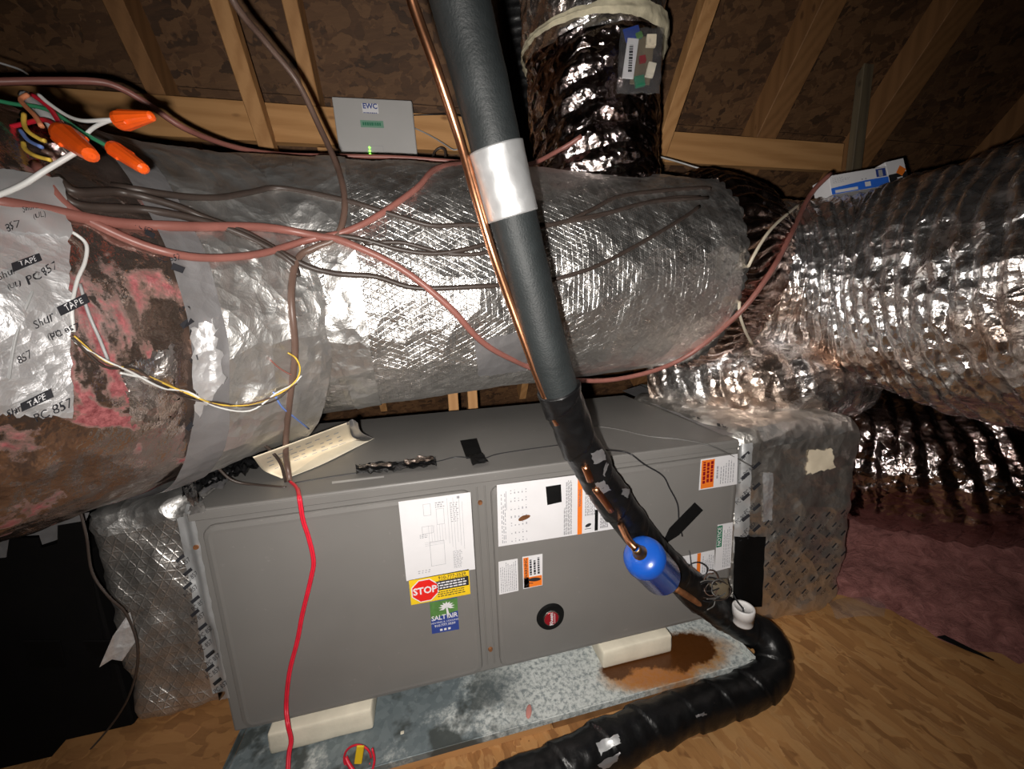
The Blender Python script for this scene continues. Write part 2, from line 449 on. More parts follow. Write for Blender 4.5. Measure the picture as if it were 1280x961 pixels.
def patch(name, quad, keys, mat, parent, off=.003, nu=14, nv=14, rag=0., uvs=1.):
    """sheet of tape laid on a surface; quad = four photo corners (tl,tr,br,bl), found on the real skin"""
    q = [np.array(c, float) for c in quad]; v = []; uv = []; ok = True
    for i in range(nv+1):
        for j in range(nu+1):
            a, b = j/nu, i/nv
            p = (q[0]*(1-a)+q[1]*a)*(1-b)+(q[3]*(1-a)+q[2]*a)*b
            if rag and (i in (0, nv) or j in (0, nu)): p = p+np.array([random.uniform(-rag, rag), random.uniform(-rag, rag)])
            h = hit(p[0], p[1], keys)
            if h is None:
                v.append(None); continue
            v.append(h[0]+h[2]*off); 
    last = next(x for x in v if x is not None)
    v = [(last := x) if x is not None else last for x in v]
    w = nu+1
    uv = [(j/nu*.2*uvs, i/nv*.2*uvs) for i in range(nv+1) for j in range(nu+1)]
    f = [(i*w+j, (i+1)*w+j, (i+1)*w+j+1, i*w+j+1) for i in range(nv) for j in range(nu)]
    return pyd(name, v, f, mat, parent, True, uv)


def wire(name, pix, r, mat, keys=(), label=None, cat='cable', parent=None, off=None, t0=.9, n=7, group=None, dens=5, sink=None):
    """cable through photo points; a point (px,py) lies on the surfaces in keys, (px,py,t) hangs free at depth t"""
    off = r*1.05 if off is None else off
    dens_pts = catmull([(p[0], p[1], p[2] if len(p) > 2 else -1.) for p in pix], dens)
    free = [len(p) > 2 for p in pix]; ts = []
    for i, p in enumerate(dens_pts):
        k0 = min(i//dens, len(pix)-1); k1 = min(k0+1, len(pix)-1)
        if free[k0] and free[k1]:
            a = (i % dens)/dens; ts.append(pix[k0][2]*(1-a)+pix[k1][2]*a)
        elif (free[k0] and i % dens == 0): ts.append(pix[k0][2])
        elif free[k0] != free[k1] and i % dens: ts.append(None)
        else:
            h = hit(p[0], p[1], keys) if keys else None
            ts.append(None if h is None else ((h[0]+h[2]*off-CAM).dot(W)))
    idx = [i for i, t in enumerate(ts) if t is not None]
    tt = np.interp(range(len(ts)), idx, [ts[i] for i in idx])
    if keys:
        for i, p in enumerate(dens_pts):
            h = hit(p[0], p[1], keys)
            if h is not None: tt[i] = min(tt[i], (h[0]+h[2]*off-CAM).dot(W))
    # relax so that the cable bridges small dents instead of following each one
    for _ in range(2):
        sm = tt.copy(); sm[1:-1] = np.minimum(tt[1:-1], (tt[:-2]+tt[1:-1]+tt[2:])/3); tt = sm
    pts = [tuple(P(p[0], p[1], t)) for p, t in zip(dens_pts, tt)]
    v, f = tube_vf(pts, r, n); o = pyd(name, v, f, mat, parent, True)
    return tag(o, label, cat if label else None, group)


TXT = {}
def text_vf(s, bold=0.):
    """flat letter outlines for a string, unit height, cached: vertices (x,y) and faces"""
    if (s, bold) not in TXT:
        cu = bpy.data.curves.new('t', 'FONT'); cu.body = s; cu.size = 1.; cu.resolution_u = 2; cu.offset = bold; cu.align_x = 'CENTER'; cu.align_y = 'CENTER'
        o = bpy.data.objects.new('t', cu); COL.objects.link(o)
        me = bpy.data.meshes.new_from_object(o.evaluated_get(bpy.context.evaluated_depsgraph_get()))
        TXT[s, bold] = ([(v.co.x, v.co.y) for v in me.vertices], [tuple(p.vertices) for p in me.polygons])
        bpy.data.objects.remove(o); bpy.data.curves.remove(cu); bpy.data.meshes.remove(me)
    return TXT[s, bold]


class Print:
    """ink on a flat face: origin O, reading axes X, Y; collects letters, bars and rules in one mesh per ink"""
    def __init__(s, O, X, Y): s.O, s.X, s.Y, s.v, s.f = Vector(O), Vector(X), Vector(Y), [], []
    def at(s, x, y): return s.O+s.X*x+s.Y*y
    def text(s, t, x, y, size, sx=1., ang=0., bold=0.):
        vs, fs = text_vf(t, bold); ca, sa = cos(ang), sin(ang); b = len(s.v)
        s.v += [s.at(x+(u*ca*sx-w*sa)*size, y+(u*sa*sx+w*ca)*size) for u, w in vs]
        s.f += [tuple(b+i for i in f) for f in fs]
        return s
    def bar(s, x0, y0, x1, y1):
        return s.poly([(x0, y0), (x1, y0), (x1, y1), (x0, y1)])
    def poly(s, pts):
        b = len(s.v); s.v += [s.at(*p) for p in pts]; s.f.append(tuple(range(b, b+len(pts)))); return s
    def rules(s, x0, y0, x1, y1, n, fill=.5, word=(.006, .02), gap=.003, ragged=.25):
        """n lines of word-long strokes too small to read"""
        h = (y1-y0)/n
        for i in range(n):
            y = y1-(i+.5)*h; x = x0; end = x1-(x1-x0)*random.uniform(0, ragged)
            while x < end:
                w = random.uniform(*word); s.bar(x, y-h*fill/2, min(x+w, end), y+h*fill/2); x += w+gap
        return s
    def make(s, name, mat, parent):
        o = pyd(name, s.v, s.f, mat, parent)
        if len(s.f) > 1: o['kind'] = 'stuff'
        return o


# ------------------------------------------------------------------ setting
FZ = -.10
def panels(parent, name, mat, fn, xs, ss, gap, th):
    """sheets of board: fn(u, v, n) maps sheet coordinates to the world"""
    for j in range(len(ss)-1):
        off = .0 if j % 2 == 0 else .61
        for i in range(len(xs)-1):
            a, b = xs[i]+off+gap, xs[i+1]+off-gap; c, d = ss[j]+gap, ss[j+1]-gap
            v = [fn(x, y, n) for n in (0, th) for x, y in ((a, c), (b, c), (b, d), (a, d))]
            f = [(0, 1, 2, 3), (7, 6, 5, 4), (0, 4, 5, 1), (1, 5, 6, 2), (2, 6, 7, 3), (3, 7, 4, 0)]
            pyd(name, v, f, mat, parent)


KS = math.tan(radians(54)); NL = sqrt(1+KS*KS)
def slope(y0, x, z, n=0.):                # point on the far roof plane whose underside passes (y0, z=1.7); n = outward
    y = y0-(z-1.7)/KS
    return Vector((x, y+n*KS/NL, z+n/NL))
flo = box('floor', (-3.6, -5.2, FZ-.06), (5.6, 3.2, FZ-.020), M['pine_dim']); tag(flo, kind='structure')
panels(flo, 'osb_panel', M['floor'], lambda x, y, n: (x, y, FZ-.018+n), [-4.6, -2.2, .2, 2.6, 5.0, 7.4][0:5], [-4.35, -3.15, -1.95, -.75, .45, 1.65, 2.4], .0015, .018)
RY = -.55; RZ = 1.7+(1.0-RY)*KS
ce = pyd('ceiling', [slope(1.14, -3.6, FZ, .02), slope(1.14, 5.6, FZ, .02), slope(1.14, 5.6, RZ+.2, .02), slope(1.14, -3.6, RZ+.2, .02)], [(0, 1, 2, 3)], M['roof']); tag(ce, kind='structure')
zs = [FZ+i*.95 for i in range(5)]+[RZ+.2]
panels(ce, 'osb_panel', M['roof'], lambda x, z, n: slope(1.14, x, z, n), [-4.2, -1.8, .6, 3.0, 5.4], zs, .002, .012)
def nslope(x, z, n=0.):
    p = slope(1.14, x, z, n); return Vector((x, 2*RY-p.y, p.z))
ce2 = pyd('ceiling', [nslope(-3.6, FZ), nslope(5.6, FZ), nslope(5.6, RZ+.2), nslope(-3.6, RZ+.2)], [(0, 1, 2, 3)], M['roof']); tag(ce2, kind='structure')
ya, yb = slope(1.14, 0, FZ).y, 2*RY-slope(1.14, 0, FZ).y
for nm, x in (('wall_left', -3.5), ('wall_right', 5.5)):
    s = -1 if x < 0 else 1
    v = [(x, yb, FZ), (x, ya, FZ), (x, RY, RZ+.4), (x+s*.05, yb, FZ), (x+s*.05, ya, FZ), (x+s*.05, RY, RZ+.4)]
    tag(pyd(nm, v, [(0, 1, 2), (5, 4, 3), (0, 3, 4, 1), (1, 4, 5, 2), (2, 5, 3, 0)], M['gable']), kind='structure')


def member(name, x0, x1, y0, za, zb, depth, mat, label, yoff=0., cat='rafter', group=None):
    """sloping lumber on the roof plane through y0, from height za to zb, depth towards the roof"""
    v = [slope(y0, x, z, n) for n in (0, depth) for x, z in ((x0, za), (x1, za), (x1, zb), (x0, zb))]
    bm = bmesh.new(); vs = [bm.verts.new(p) for p in v]
    for f in [(0, 1, 2, 3), (7, 6, 5, 4), (0, 4, 5, 1), (1, 5, 6, 2), (2, 6, 7, 3), (3, 7, 4, 0)]: bm.faces.new([vs[i] for i in f])
    bmesh.ops.bevel(bm, geom=bm.edges[:], offset=.003, segments=1, affect='EDGES')
    return tag(bmo(name, bm, mat), label, cat, group)


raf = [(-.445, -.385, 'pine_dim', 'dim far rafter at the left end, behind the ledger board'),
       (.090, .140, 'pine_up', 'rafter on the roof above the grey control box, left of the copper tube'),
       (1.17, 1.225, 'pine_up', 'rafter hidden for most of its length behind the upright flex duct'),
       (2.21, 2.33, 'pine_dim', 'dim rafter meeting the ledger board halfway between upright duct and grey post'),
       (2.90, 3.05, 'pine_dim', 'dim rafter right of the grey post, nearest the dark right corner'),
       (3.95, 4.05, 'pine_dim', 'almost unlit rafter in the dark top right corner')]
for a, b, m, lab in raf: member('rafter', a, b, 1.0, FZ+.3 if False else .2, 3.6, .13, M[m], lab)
for a, b, lab in [(-.079, -.026, 'bright brace crossing in front of the ledger board left of the grey control box'),
                  (.758, .810, 'bright brace standing just right of the black insulated pipe'),
                  (1.562, 1.622, 'bright leaning brace right of the upright flex duct, its foot behind the trunk duct')]:
    member('brace', a, b, .785, 1.0, 3.2, .055, M['pine_up'], lab, cat='brace')
# ledger board across the rafters
PY = .935
b = box('ledger_board', (-1.6, PY, 1.569), (2.72, PY+.038, 1.703), M['pine'], None, .003)
tag(b, 'long horizontal pine board running across behind the trunk duct under the rafters', 'board')
gp = box('grey_post', (2.725, .885, .2), (2.79, .92, 2.05), M['greywood'], None, .003)
tag(gp, 'narrow grey weathered upright at the right end of the ledger board', 'post')
for i, (x, y, lab) in enumerate([(.55, .86, 'left of two short pine studs in the gap under the trunk duct'), (.64, .88, 'right of two short pine studs in the gap under the trunk duct')]):
    tag(box('short_stud', (x, y, FZ), (x+.045, y+.09, .95), M['pine_up'], None, .003), lab, 'stud')

# ------------------------------------------------------------------ air handler
HL, HD, HH = 1.27, .60, .53
ah = thing('air_handler', 'grey steel air handler lying on its side in the metal drain pan', 'air handler', (.635, .3, 0))
box('cabinet_body', (0, 0, 0), (HL, HD, HH), M['cabinet'], ah, .004, 2)
BVH['handler'] = BVHTree.FromPolygons([Vector((x, y, z)) for x, y, z in ((0, 0, 0), (HL, 0, 0), (HL, HD, 0), (0, HD, 0), (0, 0, HH), (HL, 0, HH), (HL, HD, HH), (0, HD, HH))],
                                      [(0, 1, 5, 4), (4, 5, 6, 7), (1, 2, 6, 5), (0, 4, 7, 3)])


def door(x0, x1, z0, z1, parent):
    bm = bmesh.new(); rings = []
    for ins, y, cr in ((0, 0, .022), (0, -.007, .022), (.0025, -.0105, .02), (.010, -.012, .016), (.016, -.0115, .012)):
        ring = []
        for cx_, cz_, a0 in ((x1-ins-cr, z1-ins-cr, 0), (x0+ins+cr, z1-ins-cr, 90), (x0+ins+cr, z0+ins+cr, 180), (x1-ins-cr, z0+ins+cr, 270)):
            for q in range(5):
                a = radians(a0+q*22.5); ring.append(bm.verts.new((cx_+cr*cos(a), y, cz_+cr*sin(a))))
        rings.append(ring)
    for a, b in zip(rings, rings[1:]):
        n = len(a)
        for i in range(n): bm.faces.new((a[i], a[(i+1) % n], b[(i+1) % n], b[i]))
    bm.faces.new(rings[-1])
    return bmo('access_door', bm, M['cabinet'], parent)


YF = -.0117
d1 = door(.024, .553, .010, .497, ah); d2 = door(.597, 1.262, .010, .497, ah)
for x in (.566, .584):
    box('frame_rib', (x-.002, -.0022, .02), (x+.002, 0, .5), M['cabinet'], ah, .001)
box('top_flange', (0.002, -.0035, HH-.022), (HL-.002, 0.0, HH-.004), M['cabinet'], ah, .0015)
for p in ((600, 628), (613, 811), (575, 870) if False else (246, 683)):
    c = ON(p[0], p[1], 1, -.001); bm = bmesh.new()
    bmesh.ops.create_cone(bm, cap_ends=True, segments=10, radius1=.006, radius2=.0045, depth=.005, matrix=Matrix.Translation((c.x, -.003, c.z)) @ Matrix.Rotation(pi/2, 4, 'X'))
    bmo('door_screw', bm, M['copper_old'], ah)


def FP(px, py): 
    p = ON(px, py, 1, YF); return p.x, p.z
def sticker(quad, mat, parent, name='label_sheet', th=.0006, y=YF):
    """label glued on the door; quad = photo corners tl,tr,br,bl on the door plane"""
    q = [FP(*c) for c in quad]
    v = [(x, y, z) for x, z in q]+[(x, y-th, z) for x, z in q]
    f = [(7, 6, 5, 4)[::-1], (0, 1, 5, 4), (1, 2, 6, 5), (2, 3, 7, 6), (3, 0, 4, 7)]
    o = pyd(name, v, f, mat, parent)
    tl, tr, br, bl = [Vector((x, 0, z)) for x, z in q]
    O = (tl+tr+br+bl)/4; O.y = y-th-.0004
    X = (tr-tl+br-bl).normalized(); Y = (tl-bl+tr-br).normalized(); Y = (Y-X*Y.dot(X)).normalized()
    return o, O, X, Y, ((tr-tl).length+(br-bl).length)/2, ((tl-bl).length+(tr-br).length)/2


# wiring diagram
o, O, X, Y, w, h = sticker([(498, 627), (588, 615), (594, 711), (508, 726)], M['paper'], d1, 'wiring_diagram'); o['label'] = 'white wiring diagram sheet with fine line drawing'
p = Print(O, X, Y); g = .0007
def rect(p, x0, y0, x1, y1, t=.0007):
    p.bar(x0, y0, x1, y0+t); p.bar(x0, y1-t, x1, y1); p.bar(x0, y0, x0+t, y1); p.bar(x1-t, y0, x1, y1)
rect(p, -.028, .055, -.012, .083); rect(p, -.001, .03, .016, .068); rect(p, -.034, .012, -.01, .03); rect(p, -.02, -.07, .012, -.01)
for i in range(7): p.bar(-.02+i*.006, -.01, -.0195+i*.006, .03); p.bar(-.03, -.01-i*.004, .012, -.0095-i*.004) if i < 3 else None
for i in range(6): p.bar(.024+i*.0065, -.02-.01*(i % 3), .0246+i*.0065, .09-.012*(i % 2))
p.rules(-.04, .002, -.022, .012, 3, .5, (.002, .006), .002); p.rules(-.002, .07, .02, .085, 3, .5, (.002, .006), .002)
p.rules(.03, -.085, .052, -.04, 12, .4, (.002, .008), .0015); p.rules(.03, .03, .05, .08, 10, .35, (.002, .006), .003)
p.rules(-.05, -.085, -.02, -.075, 2, .4, (.003, .006), .004); p.bar(.046, .086, .052, .092)
p.make('fine_print', M['ink_grey'], o)
# STOP sticker
o, O, X, Y, w, h = sticker([(511, 725), (586, 711), (588, 742), (514, 756)], M['yellow'], d1, 'stop_sticker'); o['label'] = 'yellow sticker with red STOP octagon'
oc = Vector((-.0255*w/.1, 0)) if False else None
cx0 = -w*.255; R8 = h*.455
Print(O, X, Y).bar(-w*.47, -h*.17, cx0, h*.12).bar(-w*.08, -h*.12, w*.485, h*.25).make('black_bar', M['ink'], o)
e = Y.cross(X)*.0003; e = Vector((0, -.0003, 0))
pts8 = lambda R: [(cx0+R*1.06*cos(radians(22.5+45*i)), R*sin(radians(22.5+45*i))-h*.01) for i in range(8)]
Print(O+e, X, Y).poly(pts8(R8*1.04)).make('octagon_border', M['paper'], o)
Print(O+e*2, X, Y).poly(pts8(R8*.96)).make('stop_octagon', M['red'], o)
Print(O+e*3, X, Y).text('STOP', cx0, -h*.01, h*.37, .92, bold=.03).make('lettering', M['paper'], o)
q = Print(O+e, X, Y).text('910-777-3539', w*.21, h*.37, h*.165, 1.05, bold=.012); q.rules(-w*.02, h*.265, w*.46, h*.30, 1, .7, (.003, .007), .0015, .05)
q.rules(-w*.05, -h*.40, w*.45, -h*.15, 3, .4, (.003, .009), .0018, .2); q.make('dark_lettering', M['ink'], o)
Print(O+e, X, Y).rules(-w*.06, -h*.09, w*.46, h*.22, 3, .5, (.004, .010), .0018, .1).make('white_lettering', M['paper'], o)
# company sticker: green over blue, white palm
o, O, X, Y, w, h = sticker([(537, 753), (571, 746), (574, 786), (540, 792)], M['navy'], d1, 'company_sticker'); o['label'] = 'green and blue sticker with white palm tree'
Print(O+e, X, Y).poly([(-w*.5, -h*.02), (w*.5, h*.1), (w*.5, h*.5), (-w*.5, h*.5)]).make('green_field', M['leafgreen'], o)
q = Print(O+e*2, X, Y)
q.poly([(w*.1, -h*.08), (w*.2, -h*.08), (w*.13, h*.26), (w*.07, h*.26)])
for a in range(9):
    an = radians(-20+a*27.5); c, s_ = cos(an), sin(an); l = w*.3; q.poly([(w*.1, h*.27), (w*.1+c*l*.5-s_*l*.16, h*.27+s_*l*.5+c*l*.16), (w*.1+c*l, h*.27+s_*l*.8), (w*.1+c*l*.5+s_*l*.1, h*.27+s_*l*.5-c*l*.1)])
q.text('SALT AIR', 0, -h*.02, h*.2, .88, 0, .02).text('HEATING & COOLING', 0, -h*.165, h*.075, 1.0).text('910.777.3539', 0, -h*.265, h*.10, 1.05, 0, .01)
for i in (-1, 0, 1): q.bar(i*w*.15-w*.045, -h*.44, i*w*.15+w*.045, -h*.375)
q.make('white_lettering', M['paper'], o)
# rating and warning label
o, O, X, Y, w, h = sticker([(621, 606), (766, 588), (772, 660), (623, 683)], M['paper'], d2, 'rating_label'); o['label'] = 'large white rating label with orange strip and black redaction square'
def lab(px, py):
    x, z = FP(px, py); d = Vector((x, O.y, z))-O; return d.dot(X), d.dot(Y)
U90, V90 = Y, -X           # reading axes of print turned a quarter turn (the unit lies on its side)
q = Print(O, X, Y); a = [lab(*c) for c in ((682, 608), (701, 605), (702, 627), (684, 631))]
q.poly([(x, y) for x, y in a]); x0, y0 = lab(743, 664); x1, _ = lab(747, 664); q.bar(x0, -h*.48, x1, -h*.12)
q.make('black_square', M['blacktape'], o)
x0, _ = lab(722, 600); x1, _ = lab(728, 600)
Print(O, X, Y).bar(x0, -h*.5, x1, h*.5).make('orange_strip', M['orange'], o)
q = Print(O+e, U90, V90); q.text('WARNING', h*.12, -(x0+x1)/2, .0075, 1.25, 0, .02)
xs, _ = lab(703, 640)
for i, xx in enumerate((.003, .0085, .014, .0195)): q.rules(-h*.47, -(xs+xx+.0042), h*.46 if i > 0 else 0, -(xs+xx), 2, .55, (.004, .012), .002, .08)
xr, _ = lab(731, 640)
for i in range(5): q.rules(-h*.2, -(xr+i*.0055+.0042), h*.46, -(xr+i*.0055), 2, .5, (.004, .012), .002, .1)
xb, _ = lab(750, 640); q.rules(-h*.45, -(xb+.022), h*.3, -xb, 6, .5, (.004, .01), .002, .2)
q.make('dark_lettering', M['ink_mid'], o)
q = Print(O, U90, V90); xl, _ = lab(626, 640); q.rules(-h*.45, -(xl+.012), h*.42, -xl, 3, .45, (.003, .012), .004, .3)
for i in range(7): q.rules(-h*.45+i*h*.13, -(xl+.065), -h*.45+i*h*.13+h*.07, -(xl+.02), 5, .3, (.002, .006), .004, .5)
q.bar(h*.08, -(xl+.014), h*.38, -(xl+.0125)); q.make('fine_print', M['ink_grey'], o)
sx_, sy_ = lab(654, 647); q = Print(O+e, X, Y)
q.poly([(sx_+.0135*cos(t)*(1.25 if cos(t) > 0 else .9), sy_+.0062*sin(t)+.003*cos(t)) for t in [i*pi/10 for i in range(20)]]).make('brown_stain', M['copper_old'], o)
sx_, sy_ = lab(735, 656); q = Print(O+e, X, Y); q.poly([(sx_+.008*cos(t), sy_+.0045*sin(t)+.002*cos(t)) for t in [i*pi/8 for i in range(16)]])
q.bar(sx_-.009, sy_-.010, sx_+.008, sy_-.0085).make('hand_pictogram', M['ink'], o)
# small labels
o, O, X, Y, w, h = sticker([(623, 702), (647, 698), (648, 738), (624, 743)], M['paper'], d2, 'small_label'); o['label'] = 'small white label of fine grey print'
Print(O, Y, -X).rules(-h*.45, -w*.44, h*.45, w*.44, 9, .4, (.002, .008), .0015, .15).make('fine_print', M['ink_grey'], o)
o, O, X, Y, w, h = sticker([(653, 696), (678, 692), (678, 731), (654, 736)], M['paper'], d2, 'warning_label'); o['label'] = 'white and orange warning label with hand pictogram'
Print(O, X, Y).bar(-w*.46, -h*.48, -w*.2, h*.47).bar(-w*.46, -h*.48, w*.46, -h*.16).make('orange_field', M['orange'], o)
q = Print(O+e, Y, -X).text('WARNING', h*.13, w*.33, w*.2, 1.15, 0, .02)
for i in range(3): q.rules(-h*.1, -w*(.36-i*.2), h*.42, -w*(.24-i*.2), 1, .9, (.003, .008), .0015, .15)
q.poly([(-h*.26+h*.06*sin(t)+h*.02*cos(t), -w*.08+w*.33*cos(t)) for t in [i*pi/8 for i in range(16)]])
q.poly([(-h*.44, w*.38), (-h*.41, w*.38), (-h*.33, w*.2), (-h*.36, 0), (-h*.38, 0), (-h*.36, w*.18)]).make('dark_lettering', M['ink'], o)
o, O, X, Y, w, h = sticker([(876, 574), (922, 567), (921, 605), (873.5, 612.5)], M['paper'], d2, 'fire_warning_label'); o['label'] = 'orange and white warning label at upper right'
Print(O, X, Y).bar(-w*.47, -h*.46, -w*.13, h*.45).make('orange_field', M['orange'], o)
q = Print(O+e, Y, -X)
for i in range(3): q.rules(-h*(.28 if i else .3), w*(.36-i*.1), h*.4, w*(.43-i*.1), 1, .95, (.005, .012), .002, .05)
q.make('dark_lettering', M['maroon'], o)
q = Print(O+e, Y, -X).rules(-h*.2, w*.02, h*.25, w*.07, 1, .8, (.005, .01), .002, .1); q.rules(-h*.4, -w*.42, h*.4, -w*.02, 6, .35, (.004, .012), .002, .3).make('fine_print', M['ink_grey'], o)
o, O, X, Y, w, h = sticker([(897, 656), (916, 652.5), (913, 709), (893, 714)], M['paper'], d2, 'notice_label'); o['label'] = 'white label with green NOTICE strip'
Print(O, X, Y).bar(-w*.5, h*.02, -w*.16, h*.48).make('green_strip', M['noticegreen'], o)
Print(O+e, Y, -X).text('NOTICE', h*.25, w*.33, w*.32, .95, 0, .015).make('white_lettering', M['paper'], o)
Print(O+e, Y, -X).rules(-h*.45, -w*.42, h*.45, w*.08, 5, .35, (.004, .012), .002, .3).make('fine_print', M['ink_grey'], o)
o, O, X, Y, w, h = sticker([(846, 697), (893, 687), (893, 714.5), (850, 724)], M['paper'], d2, 'notice_label_foot'); o['label'] = 'lower white part of NOTICE label with orange strip'
Print(O, X, Y).bar(0, -h*.5, w*.1, h*.5).make('orange_strip', M['orange'], o)
Print(O+e, Y, -X).rules(-h*.4, -w*.48, h*.4, -w*.14, 6, .35, (.004, .01), .002, .3).make('fine_print', M['ink_grey'], o)
# badge
bx, bz = FP(688, 770)
def disc(name, r, y0, y1, mat, par, r2=None, seg=40):
    bm = bmesh.new()
    bmesh.ops.create_cone(bm, cap_ends=True, segments=seg, radius1=r, radius2=r2 or r*.96, depth=y0-y1, matrix=Matrix.Translation((bx, (y0+y1)/2, bz)) @ Matrix.Rotation(pi/2, 4, 'X'))
    return bmo(name, bm, mat, par)
bd = disc('brand_badge', .0365, YF, YF-.006, M['blacktape'], d2, .0335); bd['label'] = 'round black badge with red centre'
disc('chrome_ring', .0215, YF-.006, YF-.0085, M['chrome'], bd, .0205)
rc = disc('red_centre', .0185, YF-.0084, YF-.0092, M['maroon'], bd)
Print((bx, YF-.0096, bz), Vector((0, 0, 1)), Vector((-1, 0, 0))).text('Rheem', 0, 0, .0135, .95, 0, .02).bar(-.014, -.009, .014, -.0078).make('white_lettering', M['paper'], bd)
# tape bits on the cabinet top and face
def top_patch(name, quad, mat, par, z=HH+.0012, n=8, crumple=.0, label=None):
    q = [ON(x, y, 2, HH) for x, y in quad]; v = []
    for i in range(n+1):
        for j in range(n+1):
            a, b = j/n, i/n; p = (q[0]*(1-a)+q[1]*a)*(1-b)+(q[3]*(1-a)+q[2]*a)*b
            p.z = z+crumple*(abs(noise.noise(p*60))+.6*noise.noise(p*140)+.35); v.append(p)
    f = [(i*(n+1)+j, (i+1)*(n+1)+j, (i+1)*(n+1)+j+1, i*(n+1)+j+1) for i in range(n) for j in range(n)]
    o = pyd(name, v, f, mat, par, True)
    if label: o['label'] = label
    return o
top_patch('black_tape', [(575, 551), (596, 548), (604, 571), (583, 574)], M['blacktape'], ah, label='black tape square on the cabinet top')
top_patch('black_tape', [(586, 572), (604, 569), (611, 581), (591, 585)], M['glossblack'], ah, HH+.003, 8, .006, 'black tape tail over the thin wire')
top_patch('foil_scrap', [(445, 585), (545, 576), (546, 586), (446, 596)], M['glossblack'], ah, HH+.001, 24, .012, 'crumpled black and silver tape over the splice')
top_patch('foil_scrap', [(505, 581), (542, 577), (543, 582), (508, 587)], M['flex'], ah, HH+.010, 12, .008)
top_patch('foil_scrap', [(449, 588), (490, 585), (490, 589), (450, 592)], M['flex'], ah, HH+.010, 12, .008)
top_patch('paint_scrape', [(415, 602), (480, 595), (480, 597), (415, 605)], M['panelgrey'], ah, HH+.0006, 3)
q = [(868, 627.5), (878, 637), (848, 668), (826, 682), (836, 660)]
v = [(x, YF-.001, z) for x, z in [FP(*c) for c in q]]+[(x, YF-.003, z) for x, z in [FP(*c) for c in q]]
o = pyd('tape_strap', v, [(0, 1, 2, 3, 4), (9, 8, 7, 6, 5)]+[(i, (i+1) % 5, 5+(i+1) % 5, 5+i) for i in range(5)], M['blacktape'], ah); o['label'] = 'black tape strap reaching from the pipe onto the right door'
# printed foil tape along the right end of the cabinet top
tp = top_patch('printed_tape', [(778, 489), (800, 482), (940, 540), (905, 545)], M['greytape'], ah, HH+.002, 10)
tp2 = top_patch('printed_tape', [(800, 482), (900, 478), (985, 520), (938, 545)], M['collar'], ah, HH+.003, 10, .004)
random.seed(3)
q = Print((0, 0, HH+.009), Vector((.6, .8, 0)).normalized(), Vector((-.8, .6, 0)))
for i in range(34):
    a, b = random.random(), random.random()
    c = ON((800*(1-a)+912*a)+b*(60+20*a), 490*(1-a)+537*a-b*(6-4*a), 2, HH+.009)
    d = c-q.O; q.text('PC 857', d.dot(q.X), d.dot(q.Y), .018, 1, 0, .04); q.bar(d.dot(q.X)-.02, d.dot(q.Y)+.012, d.dot(q.X)+.02, d.dot(q.Y)+.02)
q.make('tape_lettering', M['ink'], ah)

# ------------------------------------------------------------------ drain pan, foam, platform
PZ = -.055
pan = thing('drain_pan', 'shallow galvanised drain pan with lime scale and a rust puddle under the air handler', 'drain pan', (.63, .25, PZ-.003))
PX0, PX1, PYF, PYB = -.005, 1.262, -.112, .68
box('pan_base', (PX0, PYF, PZ-.003), (PX1, PYB, PZ), M['pan'], pan)
box('front_rim', (PX0, PYF-.003, PZ-.003), (PX1, PYF, PZ+.014), M['pan'], pan, .001)
box('side_rim', (PX1-.002, PYF, PZ), (PX1+.001, PYB, PZ+.022), M['pan'], pan, .0008)
box('side_rim', (PX0-.003, PYF, PZ), (PX0, PYB, PZ+.022), M['pan'], pan, .0008)
box('rear_rim', (PX0, PYB, PZ-.003), (PX1, PYB+.003, PZ+.022), M['pan'], pan, .0008)
def foamblock(x0, x1, y0, lab, seed):
    bm = bmesh.new(); add_box(bm, (x0, y0, PZ+.0008), (x1, y0+.11, -.0008), .006, 2)
    bmesh.ops.subdivide_edges(bm, edges=bm.edges[:], cuts=2, use_grid_fill=True)
    for v in bm.verts:
        if v.co.z < -.002 and v.co.z > PZ+.002: v.co.y += .0035*noise.noise(v.co*40+Vector((seed, 0, 0)))
    return tag(bmo('foam_block', bm, M['foam'], None, True), lab, 'foam block')
foamblock(.072, .29, -.026, 'long white foam block under the left end of the air handler behind the red cord', 1)
foamblock(.868, 1.075, -.026, 'white foam block in the pan beside the rust puddle', 2)
lc = Vector((.345, -.05, PZ)); bm = bmesh.new(); add_box(bm, (.352, -.055, PZ+.0005), (.36, -.048, PZ+.003), .001)
plat = thing('platform', 'low wooden platform of boards carrying the drain pan', 'platform', (.5, .2, FZ))
for x0, x1 in ((-.42, .30), (.304, .70), (.704, 1.25)):
    box('platform_board', (x0, -.098, FZ), (x1, -.058, PZ-.0035), M['pine_dim'] if x0 != .304 else M['pine'], plat, .002)
box('platform_deck', (-.42, -.057, FZ+.0), (1.25, .7, PZ-.0035), M['deck'], plat, .002)
tag(bmo('foam_crumb', bm, M['foam'], None), 'tiny cream crumb lying in the pan right of the left foam block', 'crumb')
c = ON(661, 890, 2, PZ); bm = bmesh.new()
bmesh.ops.create_uvsphere(bm, u_segments=14, v_segments=8, radius=1., matrix=Matrix.Translation((c.x, c.y, PZ+.0022)) @ Matrix.Rotation(1.2, 4, 'Z') @ Matrix.Diagonal((.017, .007, .002, 1)))
M['rubberpink'] = plain('pink_rubber', (.55, .23, .2), .6)
tag(bmo('pink_scrap', bm, M['rubberpink'], None, True), 'small pink rubber scrap lying in the pan', 'scrap')

